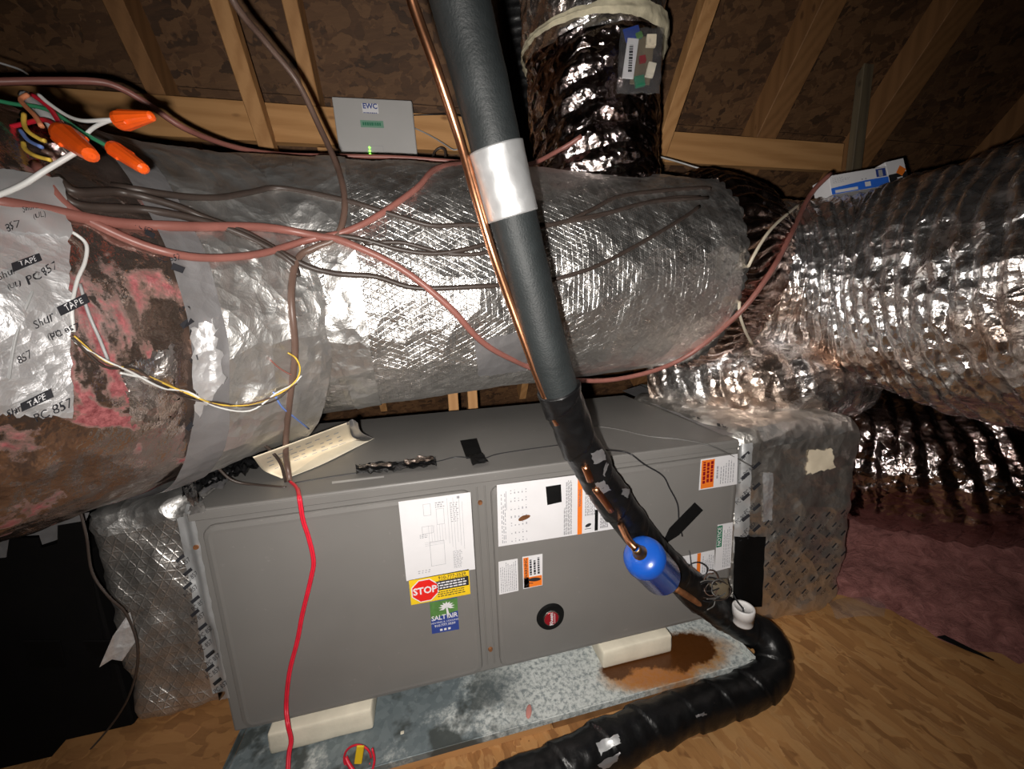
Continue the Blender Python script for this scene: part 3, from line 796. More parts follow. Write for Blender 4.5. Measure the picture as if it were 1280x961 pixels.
# ------------------------------------------------------------------ ducts
tr = thing('trunk_duct', 'big horizontal round duct in silver foil scrim jacket above the air handler', 'duct', (.7, .35, .65))
tc = lambda x: (x, .33+.113*(x-.5), .964+.033*(x-.5))
duct('foil_jacket', [(*tc(x), .31) for x in (-.12, .1, .3, .6, .9, 1.2, 1.46)], 190, 250, d_trunk, M['trunk'], tr, 'trunk')
for x in (.30,):
    duct('foil_seam_tape', [(*tc(x-.03), .3125), (*tc(x), .3125), (*tc(x+.03), .3125)], 120, 8, d_trunk, M['collar'], tr)
patch('tape_patch', [(333, 212), (400, 205), (412, 300), (338, 302)], ['trunk'], M['collar'], tr, .003, 14, 14, 1.5)
patch('tape_patch', [(592, 425), (662, 412), (658, 462), (598, 470)], ['trunk'], M['greytape'], tr, .003, 12, 10, 1.)['label'] = 'dull tan tape patch under the copper tube'
patch('tape_patch', [(388, 380), (432, 385), (428, 470), (370, 505)], ['trunk'], M['collar'], tr, .0035, 12, 14, 1.5)

ld = thing('film_wrapped_duct', 'large duct at left wrapped in clear film with pink batt and silver tape showing', 'duct', (-.4, .2, .5))
LD = catmull([(.31, .308, .945, .312), (.115, .275, .918, .328), (-.07, .08, .898, .318), (-.225, -.14, .895, .318), (-.44, -.36, .895, .325), (-.85, -.53, .895, .325)], 24)
grow = lambda a, b, d: [tuple(x[:3])+(x[3]+d,) for x in LD[a:b:2]]
duct('foil_collar', grow(30, 54, .004), 170, 100, d_collar, M['collar'], ld, 'collar')
duct('printed_tape_band', grow(49, 56, .0075), 130, 12, d_collar, M['greytape'], ld, 'band')
duct('film_jacket', grow(50, 121, .0), 170, 240, d_film, M['film'], ld, 'film')
LK = ['film', 'band', 'collar']
q = patch('silver_tape_sheet', [(-30, 262), (82, 270), (88, 520), (-30, 515)], ['film'], M['tape'], ld, .006, 22, 30, 3.); q['label'] = 'bright silver tape sheet with black print'
patch('silver_tape_sheet', [(-30, 215), (76, 232), (84, 300), (-30, 290)], ['film'], M['tape_wrap'], ld, .009, 16, 12, 3.)
patch('film_fold', [(150, 462), (215, 430), (222, 520), (165, 530)], ['film'], M['flex'], ld, .003, 26, 26, 4.)
patch('film_fold', [(232, 410), (262, 400), (275, 470), (240, 520)], ['film', 'collar'], M['tape'], ld, .012, 10, 14, 4.)


def skin_print(name, items, keys, mat, parent, off=.0075):
    """letters laid on a curved skin: items (text, px, py, height px, degrees, stretch) in photo terms"""
    v, f = [], []
    for t, px, py, hp, ang, sx in items:
        a = radians(ang); ca, sa = cos(a), sin(a)
        vs, fs = text_vf(t) if t != '#' else ([(-1.6, -.42), (1.6, -.42), (1.6, .42), (-1.6, .42)], [(0, 1, 2, 3)])
        b = len(v); good = True; pts = []
        for x, y in vs:
            X_, Y_ = x*hp*sx, y*hp
            h = hit(px+X_*ca-Y_*sa*-1*-1 if False else px+X_*ca+Y_*sa*-1, py-(X_*sa+Y_*ca), keys)
            if h is None: good = False; break
            pts.append(h[0]+h[2]*off)
        if good:
            v += pts; f += [tuple(b+i for i in q_) for q_ in fs]
    o = pyd(name, v, f, mat, parent); o['kind'] = 'stuff'; return o


skin_print('tape_lettering', [('857', 12, 288, 14, 16, 1.1), ('#', 28, 332, 13, 22, .95), ('Shur', 4, 346, 13, 22, 1.), ('PC 857', 48, 346, 15, 27, 1.),
    ('Shur', 48, 401, 15, 26, 1.), ('#', 86, 383, 14, 26, .85), ('PC 857', 75, 414, 13, 25, 1.), ('Shur', 12, 510, 13, 24, 1.), ('#', 43, 497, 13, 24, 1.), ('PC 857', 63, 510, 15, 24, 1.05), ('857', 25, 445, 14, 27, 1.), ('(UL)', 14, 360, 9, 20, 1.), ('(UL)', 62, 418, 10, 20, 1.), ('Shurtape', 40, 265, 8, 12, 1.), ('(UL)', 46, 274, 8, 12, 1.)],
    ['film'], M['ink'], ld, .0095)
skin_print('white_lettering', [('TAPE', 28, 332, 10, 22, 1.), ('TAPE', 86, 383, 10, 26, 1.), ('TAPE', 43, 497, 10, 24, 1.)], ['film'], M['paper'], ld, .0115)
skin_print('tape_lettering', [('PC 857', 208, 326, 11, 12, .8), ('#', 218, 337, 9, -20, .55), ('(UL)', 226, 386, 9, 30, .8), ('#', 229, 404, 8, 38, .6), ('857', 238, 448, 9, 32, .8), ('PC 857', 178, 290, 9, -25, .9), ('#', 186, 297, 7, -25, .6),
    ('857', 236, 520, 8, 50, .8), ('#', 232, 530, 7, 50, .5)], LK, M['ink'], ld, .0085)

rd = thing('flex_duct', 'large crinkled silver flex duct swinging forward on the right', 'duct', (1.85, .1, .6))
st = [(1.42, .436, .996, .305), (1.50, .43, .99, .285), (1.62, .42, .965, .275), (1.76, .36, .94, .275), (1.90, .22, .92, .29), (1.95, .0, .908, .32), (1.95, -.25, .895, .345), (1.92, -.55, .89, .355)]
duct('flex_jacket', st, 230, 430, flexfun(.046, .013, .012, .11), M['flex'], rd, 'flex')
duct('gathered_neck', [(1.345, .428, .994, .313), (1.38, .43, .994, .325), (1.43, .433, .995, .322), (1.48, .433, .993, .312), (1.53, .432, .985, .300), (1.56, .430, .98, .292)], 340, 40,
     lambda p, s, th, r: .010*abs(sin(th*30+5*NZ(p, 7)+s*6))+.006*NZ(p, 16), M['neckfoil'], rd, 'neck')
wire('tie_strap', [(1003, 252), (965, 285), (942, 320), (930, 350), (924, 385), (930, 410), (940, 430)], .0042, M['zip'], ['flex', 'neck'], parent=rd, off=.004)['label'] = 'pale strap round the neck'

vd = thing('upright_flex_duct', 'upright crinkled foil flex duct rising from the trunk with a mastic band', 'duct', (1.05, .43, 1.22))
duct('flex_jacket', [(1.055, .43, 1.19, .186), (1.055, .43, 1.30, .188), (1.05, .43, 1.42, .19), (1.045, .425, 1.54, .192), (1.045, .42, 1.60, .192), (1.04, .415, 1.665, .186)], 190, 210, flexfun(.06, .010, .011, .09), M['flex_dark'], vd, 'upright')
duct('upper_flex_jacket', [(1.04, .415, 1.65, .190), (1.03, .40, 1.72, .2), (1.02, .375, 1.86, .203), (1.0, .33, 2.05, .203)], 180, 130, flexfun(.05, .012, .010, .08), M['flex'], vd, 'upright2')
duct('mastic_band', [(1.04, .416, 1.630, .214), (1.04, .414, 1.652, .217), (1.038, .411, 1.674, .214)], 140, 10, lambda p, s, th, r: .005*NZ(p, 40)+.003*NZ(p, 90), M['mastic'], vd, 'mastic')
# clear parts bag taped to the upright duct
bagc = P(800, 76, .93); bx_ = RX*1.0; by_ = (UY*.995+RX*.06).normalized(); bz_ = bx_.cross(by_)
bg = thing('parts_bag', 'clear plastic bag of small circuit parts taped to the upright flex duct', 'bag', bagc-by_*.09)
def pillow(name, w, h, d, mat, parent, m4, n=14, wr=.003, seed=0):
    v, f = [], []
    for sgn in (1, -1):
        for i in range(n+1):
            for j in range(n+1):
                a, b = j/n*2-1, i/n*2-1; t = max(0, (1-a**4)*(1-b**4))**.5
                v.append(m4 @ Vector((a*w/2+.004*noise.noise(Vector((b*3, seed, 1))), b*h/2+.004*noise.noise(Vector((a*3, seed, 5))), sgn*(d/2*t+wr*t*noise.noise(Vector((a*4, b*4, seed+sgn)))))))
    w_ = n+1; o = w_*w_
    for i in range(n):
        for j in range(n):
            q_ = (i*w_+j, i*w_+j+1, (i+1)*w_+j+1, (i+1)*w_+j); f.append(q_); f.append(tuple(o+k for k in q_[::-1]))
    return pyd(name, v, f, mat, parent, True)
m4 = frame4(bagc, bx_, by_, bz_)
pillow('bag_film', .108, .165, .026, M['bag'], bg, m4, 16, .005, 3)
bb = lambda nm, x0, y0, x1, y1, z, mat, rot=0., th=.003: box(nm, (x0, y0, -th/2), (x1, y1, th/2), mat, bg, .0008, 1, m4 @ Matrix.Translation(((x0+x1)/2, (y0+y1)/2, z)) @ Matrix.Rotation(rot, 4, 'Z'))
bb('instruction_card', -.04, -.05, -.012, .05, .006, M['paper'], -.08); bb('blue_card', -.045, .045, -.005, .08, .005, M['navy'], .3)
bb('circuit_board', -.02, -.06, .03, .06, .0, M['greywood'], -.05); bb('white_relay', .01, .028, .034, .056, .008, M['cream'], 0, .01)
bb('green_terminal', -.012, -.07, .012, -.044, .006, M['noticegreen'], .2, .008); bb('lime_terminal', -.016, .05, .0, .064, .006, M['leafgreen'], .4, .008)
bb('beige_relay', .016, -.045, .036, -.012, .006, M['foam'], -.2, .010); bb('red_part', -.004, -.01, .012, .006, .006, M['maroon'], .2, .008)
q = Print(bagc+bz_*.0085-bx_*.026, by_, -bx_); q.rules(-.035, -.006, .035, .006, 1, .8, (.003, .007), .002, .05).make('card_lettering', M['ink'], bg)

bf = thing('black_flex_duct', 'glossy black flex duct in shadow left of the upright foil duct', 'duct', (.9, .75, 1.2))
duct('flex_jacket', [(.93, .70, 1.0, .10), (.90, .70, 1.4, .10), (.88, .66, 1.8, .10), (.86, .56, 2.1, .10)], 60, 120, flexfun(.03, .006, .004, .02), M['glossblack'], bf)

el = thing('flex_elbow', 'short foil flex elbow lying between the right plenum and the big flex duct', 'duct', (1.6, .35, .55))
duct('flex_jacket', [(1.42, .55, .61, .12), (1.50, .38, .625, .13), (1.60, .26, .625, .135), (1.74, .22, .615, .135), (1.92, .27, .59, .13), (2.10, .42, .55, .12)], 120, 200, flexfun(.05, .010, .008, .05), M['flex'], el, 'elbow')
fc = thing('sagging_flex_duct', 'dark crinkled flex duct sagging into the pink insulation at far right', 'duct', (2.2, .3, .1))
duct('flex_jacket', [(2.02, .85, .36, .22), (2.06, .62, .32, .25), (2.15, .38, .27, .265), (2.32, .18, .25, .27), (2.56, .04, .28, .27), (2.95, -.06, .32, .265)], 170, 330, flexfun(.05, .014, .010, .05), M['flex_dark'], fc, 'sag')

# plenums
def plenum(name, lo, hi, mat, parent, key, n=44, bulge=.012, wr=.0055, rad=.05):
    lo, hi = Vector(lo), Vector(hi); bm = bmesh.new(); add_box(bm, lo, hi, rad, 4)
    bmesh.ops.subdivide_edges(bm, edges=[e for e in bm.edges if e.calc_length() > .1], cuts=26, use_grid_fill=True)
    bm.normal_update()
    for v in bm.verts:
        q_ = v.co; v.co = q_ + v.normal*(wr*(noise.noise(q_*9)+.8*noise.noise(q_*24)+.5*abs(noise.noise(q_*50)))*2)
    bm.verts.ensure_lookup_table(); BVH[key] = BVHTree.FromBMesh(bm)
    uvl = bm.loops.layers.uv.new('UVMap')
    for f in bm.faces:
        for l in f.loops: l[uvl].uv = (l.vert.co.x+l.vert.co.y*.7, l.vert.co.z+l.vert.co.y*.5)
    return bmo(name, bm, mat, parent, True)
rp = thing('supply_plenum', 'foil wrapped supply plenum box at the right end of the air handler', 'plenum', (1.5, .3, FZ))
plenum('foil_wrap', (1.272, .005, FZ+.002), (1.725, .58, .545), M['plenum'], rp, 'rplen')
patch('tape_strip', [(922, 556), (940, 553), (934, 690), (916, 690)], ['rplen', 'handler'], M['tape_wrap'], rp, .003, 6, 22, .8)
patch('tape_strip', [(952, 590), (966, 590), (964, 650), (953, 652)], ['rplen'], M['tape'], rp, .003, 5, 12, .8)
patch('tape_strip', [(945, 535), (1075, 512), (1082, 535), (955, 560)], ['rplen'], M['collar'], rp, .004, 16, 6, 1.5)
patch('tan_tape', [(1010, 563), (1040, 560), (1042, 585), (1006, 592)], ['rplen'], M['cream'], rp, .003, 8, 8, 2.)['label'] = 'torn tan tape scrap'
o = patch('black_tape', [(918, 669.5), (955, 670), (951, 757), (915, 757)], ['rplen', 'handler'], M['void'], rp, .005, 8, 12, .6); o['label'] = 'black tape rectangle'
random.seed(11); it = []
for gx in range(7):
    for gy in range(8):
        px = 962+gx*19+(gy % 2)*8; py = 655+gy*13-gx*2.6
        if px < 1068 and py < 748: it.append(('PC 857', px+random.uniform(-3, 3), py, 4.2, 48, .8)); it.append(('#', px-5, py-3, 2.2, 48, 1.1))
for gy in range(9):
    it.append(('PC 857', 926+(gy % 2)*10, 575+gy*12, 7, 42, .8)); it.append(('#', 931+(gy % 2)*13, 568+gy*13, 4.5, 42, .8))
skin_print('tape_lettering', it, ['rplen'], M['ink'], rp, .0045)

lp = thing('return_plenum', 'foil wrapped return plenum box at the left end of the air handler', 'plenum', (-.15, .3, PZ))
plenum('foil_wrap', (-.275, .12, PZ+.001), (-.002, .6, .50), M['plenum_l'], lp, 'lplen', rad=.04)
patch('foil_flap', [(112, 632), (245, 592), (258, 640), (128, 668)], ['lplen', 'handler'], M['collar'], lp, .006, 16, 8, 3.)
patch('tape_strip', [(215, 615), (238, 612), (288, 870), (268, 875)], ['lplen', 'handler'], M['tape_wrap'], lp, .003, 6, 30, 1.)
it = []
for gy in range(10):
    it.append(('PC 857', 231+gy*4.6+(gy % 2)*5, 703+gy*17, 8, 40, .85)); it.append(('#', 227+gy*4.6+(gy % 2)*5, 696+gy*17, 5, 40, .8))
skin_print('tape_lettering', it, ['lplen', 'handler'], M['ink'], lp, .0055)
fl = [P(161, 766, .80), P(170, 800, .815), P(152, 826, .80), P(140, 824, .79), P(124, 834, .775), P(141, 795, .78)]
v = fl+[x+W*.003 for x in fl]
tag(pyd('foil_flap', v, [(0, 1, 2, 3), (0, 3, 4, 5), (9, 8, 7, 6), (11, 10, 9, 6)]+[(i, 6+i, 6+(i+1) % 6, (i+1) % 6) for i in range(6)], M['tape'], lp), None)
# black tape covered box left of the return plenum, two strips trailing to the floor
bk = thing('black_taped_box', 'matt black tape covered box at lower left with two strips trailing on the floor', 'box', (-.55, .2, FZ))
bm = bmesh.new(); add_box(bm, (-.95, .135, FZ+.001), (-.285, .62, .40), .004); bmo('box_body', bm, M['void'], bk)
def slab(name, pts, th, mat, parent):
    n = len(pts); a = [Vector(p) for p in pts]; nn = (a[1]-a[0]).cross(a[2]-a[0]).normalized()
    if nn.dot(W) > 0: nn = -nn
    v = a+[p+nn*th for p in a]; return pyd(name, v, [tuple(range(n))[::-1], tuple(range(n, 2*n))]+[(i, (i+1) % n, n+(i+1) % n, n+i) for i in range(n)], mat, parent)
BP = lambda px, py, y=.128: ON(px, py, 1, y)
slab('tape_sheet', [BP(-60, 700), BP(10, 672), BP(50, 671), BP(52, 684), BP(74, 678), BP(74, 655), BP(106, 650), BP(112, 700), BP(128, 790), BP(140, 850), BP(-60, 850)], .004, M['void'], bk)
slab('trailing_strip', [ON(30, 800, 1, .10), ON(75, 800, 1, .10), ON(105, 908, 2, FZ+.003), ON(64, 918, 2, FZ+.003)], .003, M['void'], bk)
slab('trailing_strip', [ON(105, 800, 1, .10), ON(142, 800, 1, .10), ON(179, 880, 2, FZ+.003), ON(149, 890, 2, FZ+.003)], .003, M['void'], bk)
sb = patch if False else None
slab('silver_strip', [BP(-40, 662, .12), BP(112, 640, .12), BP(108, 650, .12), BP(72, 656, .12), BP(72, 674, .12), BP(54, 680, .12), BP(50, 668, .12), BP(12, 670, .12), BP(8, 696, .12), BP(-40, 700, .12)], .002, M['greytape'], bk)

# ------------------------------------------------------------------ pink insulation, film on the floor
v, f = [], []; nx, ny = 110, 130
for i in range(ny+1):
    for j in range(nx+1):
        x = 1.72+j/nx*3.5; y = -1.0+i/ny*3.6
        edge = (x-1.80)*.92+(y+.02)*.42 if y > -.05 else (x-1.80)*.8+(y+.05)*.62
        e_ = edge+.06*noise.noise(Vector((x*5, y*5, 2)))+.03*noise.noise(Vector((x*16, y*16, 7)))
        h_ = max(0, min(1, e_/.55)); z = FZ-.02+.02*min(1, max(0, e_/.05))+.16*h_**.9+(.05*noise.noise(Vector((x*6, y*6, 0)))+.022*noise.noise(Vector((x*22, y*22, 4)))+.010*noise.noise(Vector((x*60, y*60, 9))))*min(1, max(0, e_/.15))
        if x > 1.9 and y > .1: z += .0
        v.append((x, y, z))
w_ = nx+1; f = [(i*w_+j, i*w_+j+1, (i+1)*w_+j+1, (i+1)*w_+j) for i in range(ny) for j in range(nx)]
o = pyd('insulation_batt', v, f, M['pink'], None, True); tag(o, 'loose pink fibreglass insulation heaped on the floor at the far right', 'insulation', kind='stuff')
BVH['pinkb'] = BVHTree.FromPolygons([Vector(x) for x in v], f)
q4 = [(1035, 752), (1110, 740), (1105, 772), (1045, 775)]; v = []; n = 10
for i in range(n+1):
    for j in range(n+1):
        a, b = j/n, i/n; x = (q4[0][0]*(1-a)+q4[1][0]*a)*(1-b)+(q4[3][0]*(1-a)+q4[2][0]*a)*b; y = (q4[0][1]*(1-a)+q4[1][1]*a)*(1-b)+(q4[3][1]*(1-a)+q4[2][1]*a)*b
        p_ = ON(x, y, 2, FZ); p_.z = FZ+.004+.02*sin(a*pi)*sin(b*pi*.9)+.006*noise.noise(p_*20); v.append(p_)
tag(pyd('plastic_film', v, [(i*(n+1)+j, (i+1)*(n+1)+j, (i+1)*(n+1)+j+1, i*(n+1)+j+1) for i in range(n) for j in range(n)], M['poly'], None, True), 'clear plastic film scrap on the floor at the foot of the supply plenum', 'film')
c = ON(1205, 815, 2, FZ)
tag(slab('black_scrap', [c+Vector((-.025, .045, .012)), c+Vector((-.005, .04, .016)), c+Vector((.022, -.045, .012)), c+Vector((-.004, -.004, .012))], .004, M['blacktape'], None), 'small black scrap at the edge of the pink insulation', 'scrap')

# ------------------------------------------------------------------ refrigerant lines
SL = [(560, -70, .43), (575, 0, .465), (600, 100, .505), (625, 205, .55), (655, 325, .605), (690, 460, .675), (712, 525, .73), (745, 592, .80), (787, 652, .88), (832, 705, .95), (872, 742, 1.00), (908, 768, 1.035), (940, 786, 1.035), (962, 806, 1.015), (966, 832, .985), (946, 856, .955), (900, 876, .92), (830, 900, .87), (760, 932, .825), (690, 967, .78), (615, 1003, .735)]
SP = np.array(catmull([tuple(P(*p)) for p in SL], 16))
def run(a, b): return SP[int(a*16):int(b*16)+1]
def climb(C, up=1.5):                   # carry a run on upward out of the picture, straightening to the vertical
    C = np.array([tuple(c) for c in C]); d = C[0]-C[6]; d /= np.linalg.norm(d); out = [C[0]]
    for i in range(int(up/.05)):
        d = d*.93+np.array([.0, .0, 1.])*.07; d /= np.linalg.norm(d); out.append(out[-1]+d*.05)
    return np.vstack([np.array(out[:0:-1]), C])
sl = thing('suction_line', 'thick black insulated pipe coming down past the duct and bending along the floor', 'pipe', tuple(P(966, 832, .985)-Vector((0, 0, .045))))
def pipe(name, C, r, mat, disp=None, nu=40, sub=3):
    C = np.array(catmull([tuple(c) for c in C], sub)); T, N, B = frames(C); v = []; m = len(C)
    rr = np.full(m, r) if np.isscalar(r) else np.interp(np.linspace(0, 1, m), np.linspace(0, 1, len(r)), r)
    S_ = np.concatenate([[0], np.cumsum(np.linalg.norm(np.diff(C, axis=0), axis=1))])
    for i in range(m):
        for j in range(nu):
            th = 2*pi*j/nu; d = cos(th)*N[i]+sin(th)*B[i]; p_ = C[i]+d*rr[i]
            v.append(C[i]+d*(rr[i]+(disp(p_, S_[i], th) if disp else 0)))
    f = [(i*nu+j, i*nu+(j+1) % nu, (i+1)*nu+(j+1) % nu, (i+1)*nu+j) for i in range(m-1) for j in range(nu)]
    f += [tuple(range(nu))[::-1], tuple((m-1)*nu+j for j in range(nu))]
    return pyd(name, v, f, mat, sl, True), (v, f)
_, vf = pipe('foam_insulation', climb(run(0, 5.42)), [.0375, .0375, .0375, .0375, .0375, .0375, .0365, .0365], M['rubber'], lambda p, s, th: .0012*NZ(p, 22)+.0004*NZ(p, 160)); BVH['pipe'] = BVHTree.FromPolygons([Vector(x) for x in vf[0]], vf[1])
def d_wrap(p, s, th):
    ph = (s*9.5+th/(2*pi)) % 1.
    return .0045*ph+.004*NZ(p, 16, 3)+.0022*NZ(p, 45, 8)
_, vf = pipe('tape_wrapping', run(5.36, 20), [.0385, .037, .0375, .039, .041, .043, .044, .044, .043, .0425, .043, .044, .045, .045], M['glossblack'], d_wrap); BVH['wrap'] = BVHTree.FromPolygons([Vector(x) for x in vf[0]], vf[1])
o, vf = pipe('silver_tape_wrap', run(2.85, 3.62), .0400, M['tape_wrap'], lambda p, s, th: .0014*NZ(p, 20)+.0006*NZ(p, 60)); BVH['swrap'] = BVHTree.FromPolygons([Vector(x) for x in vf[0]], vf[1]); o['label'] = 'silver tape wrapped round pipe and copper tube'
for qd in ([(738, 566), (752, 560), (757, 574), (742, 580)], [(743, 603), (754, 600), (763, 612), (750, 618)], [(777, 610), (786, 612), (784, 622), (776, 618)], [(746, 955), (775, 940), (770, 950), (755, 962)], [(868, 893), (880, 890), (882, 893), (870, 897)],
           [(752, 592), (757, 578), (759, 580), (755, 594)]):
    patch('torn_wrap', qd, ['wrap'], M['greytape'], sl, .002, 6, 6, 1.)
patch('torn_wrap', [(744, 930), (772, 918), (776, 928), (750, 944)], ['wrap'], M['tape_wrap'], sl, .002, 6, 6, 1.5)

# liquid line: bare copper beside the pipe, ducking in and out of the black wrap
CL = [(500, -70, .42), (515, 0, .452), (545, 85, .485), (575, 175, .53), (596, 250, .555), (614, 310, .58), (635, 370, .615), (655, 425, .64), (676, 482, .67), (697, 530, .70)]
ll = thing('liquid_line', 'thin bare copper tube running beside the black insulated pipe', 'pipe', tuple(P(697, 530, .7)))
C = climb(catmull([tuple(P(*p)) for p in CL], 8))
v, f = tube_vf(C, .0072, 14); pyd('copper_tube', v, f, M['copper'], ll, True)
for seg in ([(731, 582), (738, 600)], [(744, 610), (764, 638)]):
    wire('exposed_copper', seg, .0078, M['copper'], ('wrap',), parent=ll, off=.003, n=12)['label'] = 'stretch of copper showing between tape wraps'
v, f = tube_vf(catmull([tuple(P(843, 734, .92)), tuple(P(868, 750, .95)), tuple(P(890, 763, .985)), tuple(P(906, 766, 1.0))], 8), .0085, 12); o = pyd('rusty_copper', v, f, M['copper_old'], ll, True); o['label'] = 'rusty brown copper below the drier'
v, f = tube_vf(catmull([tuple(P(640, 195, .512)), tuple(P(641, 197, .513))], 2), .003, 6)
# filter drier
A = P(801, 692, .79); B_ = P(829, 722, .86)
fd = thing('filter_drier', 'blue enamelled filter drier canister on the copper tube at the front of the pipe', 'filter drier', tuple(B_))
ax = (B_-A).normalized(); Lh = (B_-A).length
def lathe(name, prof, mat, par, A=A, ax=ax, n=36):
    u = ax.orthogonal().normalized(); w = ax.cross(u); v = [A+ax*z+(u*cos(2*pi*j/n)+w*sin(2*pi*j/n))*r for z, r in prof for j in range(n)]
    f = [(i*n+j, i*n+(j+1) % n, (i+1)*n+(j+1) % n, (i+1)*n+j) for i in range(len(prof)-1) for j in range(n)]
    return pyd(name, v, f, mat, par, True)
R = .0445
lathe('drier_shell', [(-.006, .004), (-.006, .012), (-.004, .024), (.001, .036), (.007, .042), (.016, R), (.022, R+.0015), (.026, R), (Lh*.85, R), (Lh*.85+.01, R*.92), (Lh*.85+.02, R*.65), (Lh*.85+.026, .012), (Lh*.85+.026, .003)], M['blue'], fd)
h_ = hit(776, 655, ('wrap',)); v, f = tube_vf(catmull([tuple(h_[0]), tuple((h_[0]*.45+(A-ax*.03)*.55)+h_[2]*.008), tuple(A-ax*.024)], 6), .0078, 12); pyd('exposed_copper', v, f, M['copper'], fd, True)
lathe('brazed_fitting', [(-.030, .0078), (-.030, .0095), (-.016, .0105), (-.010, .013), (-.006, .016)], M['brass'], fd)
# white float-switch cap on a dark stub, in front of the black tape
A2 = P(928, 778, .985); up = Vector((0, 0, 1)); fs = thing('float_switch', 'white round plastic float switch cap standing by the pipe bend', 'switch', tuple(A2))
lathe('cap_shell', [(0, .004), (0, .0235), (.004, .0245), (.022, .0245), (.0225, .026), (.045, .0265), (.0475, .0255), (.0475, .020), (.0435, .0195), (.0435, .003)], M['white'], fs, A2, up, 28)
wire('switch_wire', [(916, 742, 1.0), (922, 752, .985), (928, 760, .965), (930, 767, .96)], .0022, M['wire_black'], parent=fs)

# wire nest by the pipe end
wn = thing('wire_coil', 'tangle of thin brown and black wires beside the pipe at cabinet lower right', 'wires', tuple(P(895, 745, .97)))
random.seed(21)
for k in range(7):
    pts = []; cx_, cy_ = 893+random.uniform(-8, 8), 731+random.uniform(-7, 7); ra, rb = random.uniform(9, 22), random.uniform(7, 15); ph = random.uniform(0, 6)
    for i in range(12): a = ph+i*.62; pts.append((cx_+ra*cos(a), cy_+rb*sin(a)+i*.4, .965+.015*sin(a*1.3)))
    wire('coil_strand', pts, .0016, M[['wire_slate', 'wire_dark', 'wire_black', 'wire_brown'][k % 4]], parent=wn, n=5)
pillow('tape_wad', .055, .05, .04, M['greywood'], wn, frame4(P(897, 735, .99), RX, UY, -W), 8, .012, 5)
wire('coil_tail', [(856, 676, 1.01), (862, 690, 1.0), (864, 705, .985), (868, 716, .975), (880, 720, .97), (884, 710, .97), (874, 703, .97), (862, 706, .97), (861, 716, .97), (872, 724, .965)], .0016, M['wire_black'], parent=wn, n=5)
wire('coil_tail', [(894, 748, .965), (892, 757, .96), (884, 762, .955)], .0016, M['wire_slate'], parent=wn, n=5)

# ------------------------------------------------------------------ control box on the ledger board
pa, pb, pc = ON(414, 121, 1, PY-.05), ON(515, 126, 1, PY-.05), ON(516, 203, 1, PY-.05)
ew = thing('control_box', 'light grey zone control box with green lights on the ledger board', 'control box', ((pa.x+pb.x)/2, PY-.02, pc.z-.01))
ex = (pb-pa).normalized(); ez = Vector((0, 0, 1)); ez = (ez-ex*ez.dot(ex)).normalized(); ey = ez.cross(ex)
wE = (pb-pa).length; hE = .215; cE = (pa+pb)/2-ez*hE/2
mE = frame4(cE, ex, ey, ez)
box('box_shell', (-wE/2, .004, -hE/2), (wE/2, .048, hE/2), M['panelgrey'], ew, .004, 2, mE @ Matrix.Translation((0, .027, 0)))
box('front_cover', (-wE/2, -.004, -hE/2), (wE/2, .004, hE/2), M['panelgrey'], ew, .003, 2, mE @ Matrix.Scale(.985, 4) @ Matrix.Translation((0, -.001, 0)))
fo = cE-ey*.0056
def epx(px, py):
    d = ray(px, py); t = (fo-CAM).dot(ey)/d.dot(ey); q_ = CAM+d*t-fo; return q_.dot(ex), q_.dot(ez)
def eq(p, a, b): (x0, y0), (x1, y1) = epx(*a), epx(*b); return p.bar(x0, y1, x1, y0)
lo_ = eq(Print(fo, ex, ez), (452, 129), (473.5, 142)).make('maker_label', M['paper'], ew)
x, y = epx(462.5, 134); Print(fo-ey*.0004, ex, ez).text('EWC', x, y+.003, .025, .95, 0, .03).rules(x-.026, y-.022, x+.026, y-.017, 1, .6, (.004, .008), .002, .1).make('blue_lettering', M['navy'], ew)
eq(Print(fo, ex, ez), (450, 150), (480, 160)).make('model_label', M['panelgreen'], ew)
x, y = epx(465, 155); q = Print(fo-ey*.0004, ex, ez)
random.seed(5); q.rules(x-.034, y-.0065, x+.036, y+.0065, 1, .85, (.003, .0065), .0022, .05); q.make('dark_lettering', M['noticegreen'], ew)
eq(Print(fo, ex, ez), (459, 182.5), (480, 196)).make('indicator_window', M['panelgrey'], ew)
q = Print(fo-ey*.0004, ex, ez); (x0, y0), (x1, y1) = epx(463, 182), epx(480.5, 197); rect(q, x0, y1, x1, y0, .0012); q.make('window_edge', M['ink_grey'], ew)
for i in range(3):
    x, y = epx(462+i*.35, 184.5+i*4.1); bm = bmesh.new(); bmesh.ops.create_uvsphere(bm, u_segments=10, v_segments=6, radius=.0042, matrix=Matrix.Translation(fo+ex*x+ez*y)); bmo('green_light', bm, M['glow'], ew, True)
wire('box_wire', [(516, 144, 1.48), (530, 143.5, 1.5), (548, 143, 1.5), (562, 142, 1.47), (580, 146, 1.46)], .0022, M['wire_black'], parent=None, label='thin black wire from the control box along the ledger board to the right')
wire('box_wires', [(518, 160, 1.49), (535, 168, 1.48), (552, 178, 1.46), (566, 187, 1.44), (574, 186, 1.44)], .0022, M['wire_grey'], label='thin pale wire looping right of the control box above the trunk')
wire('box_loop', [(541, 200, 1.40), (543, 190, 1.41), (550, 185, 1.41), (556, 188, 1.41), (557, 200, 1.40)], .0045, M['wire_dark'], label='small dark wire loop standing on the trunk right of the control box')

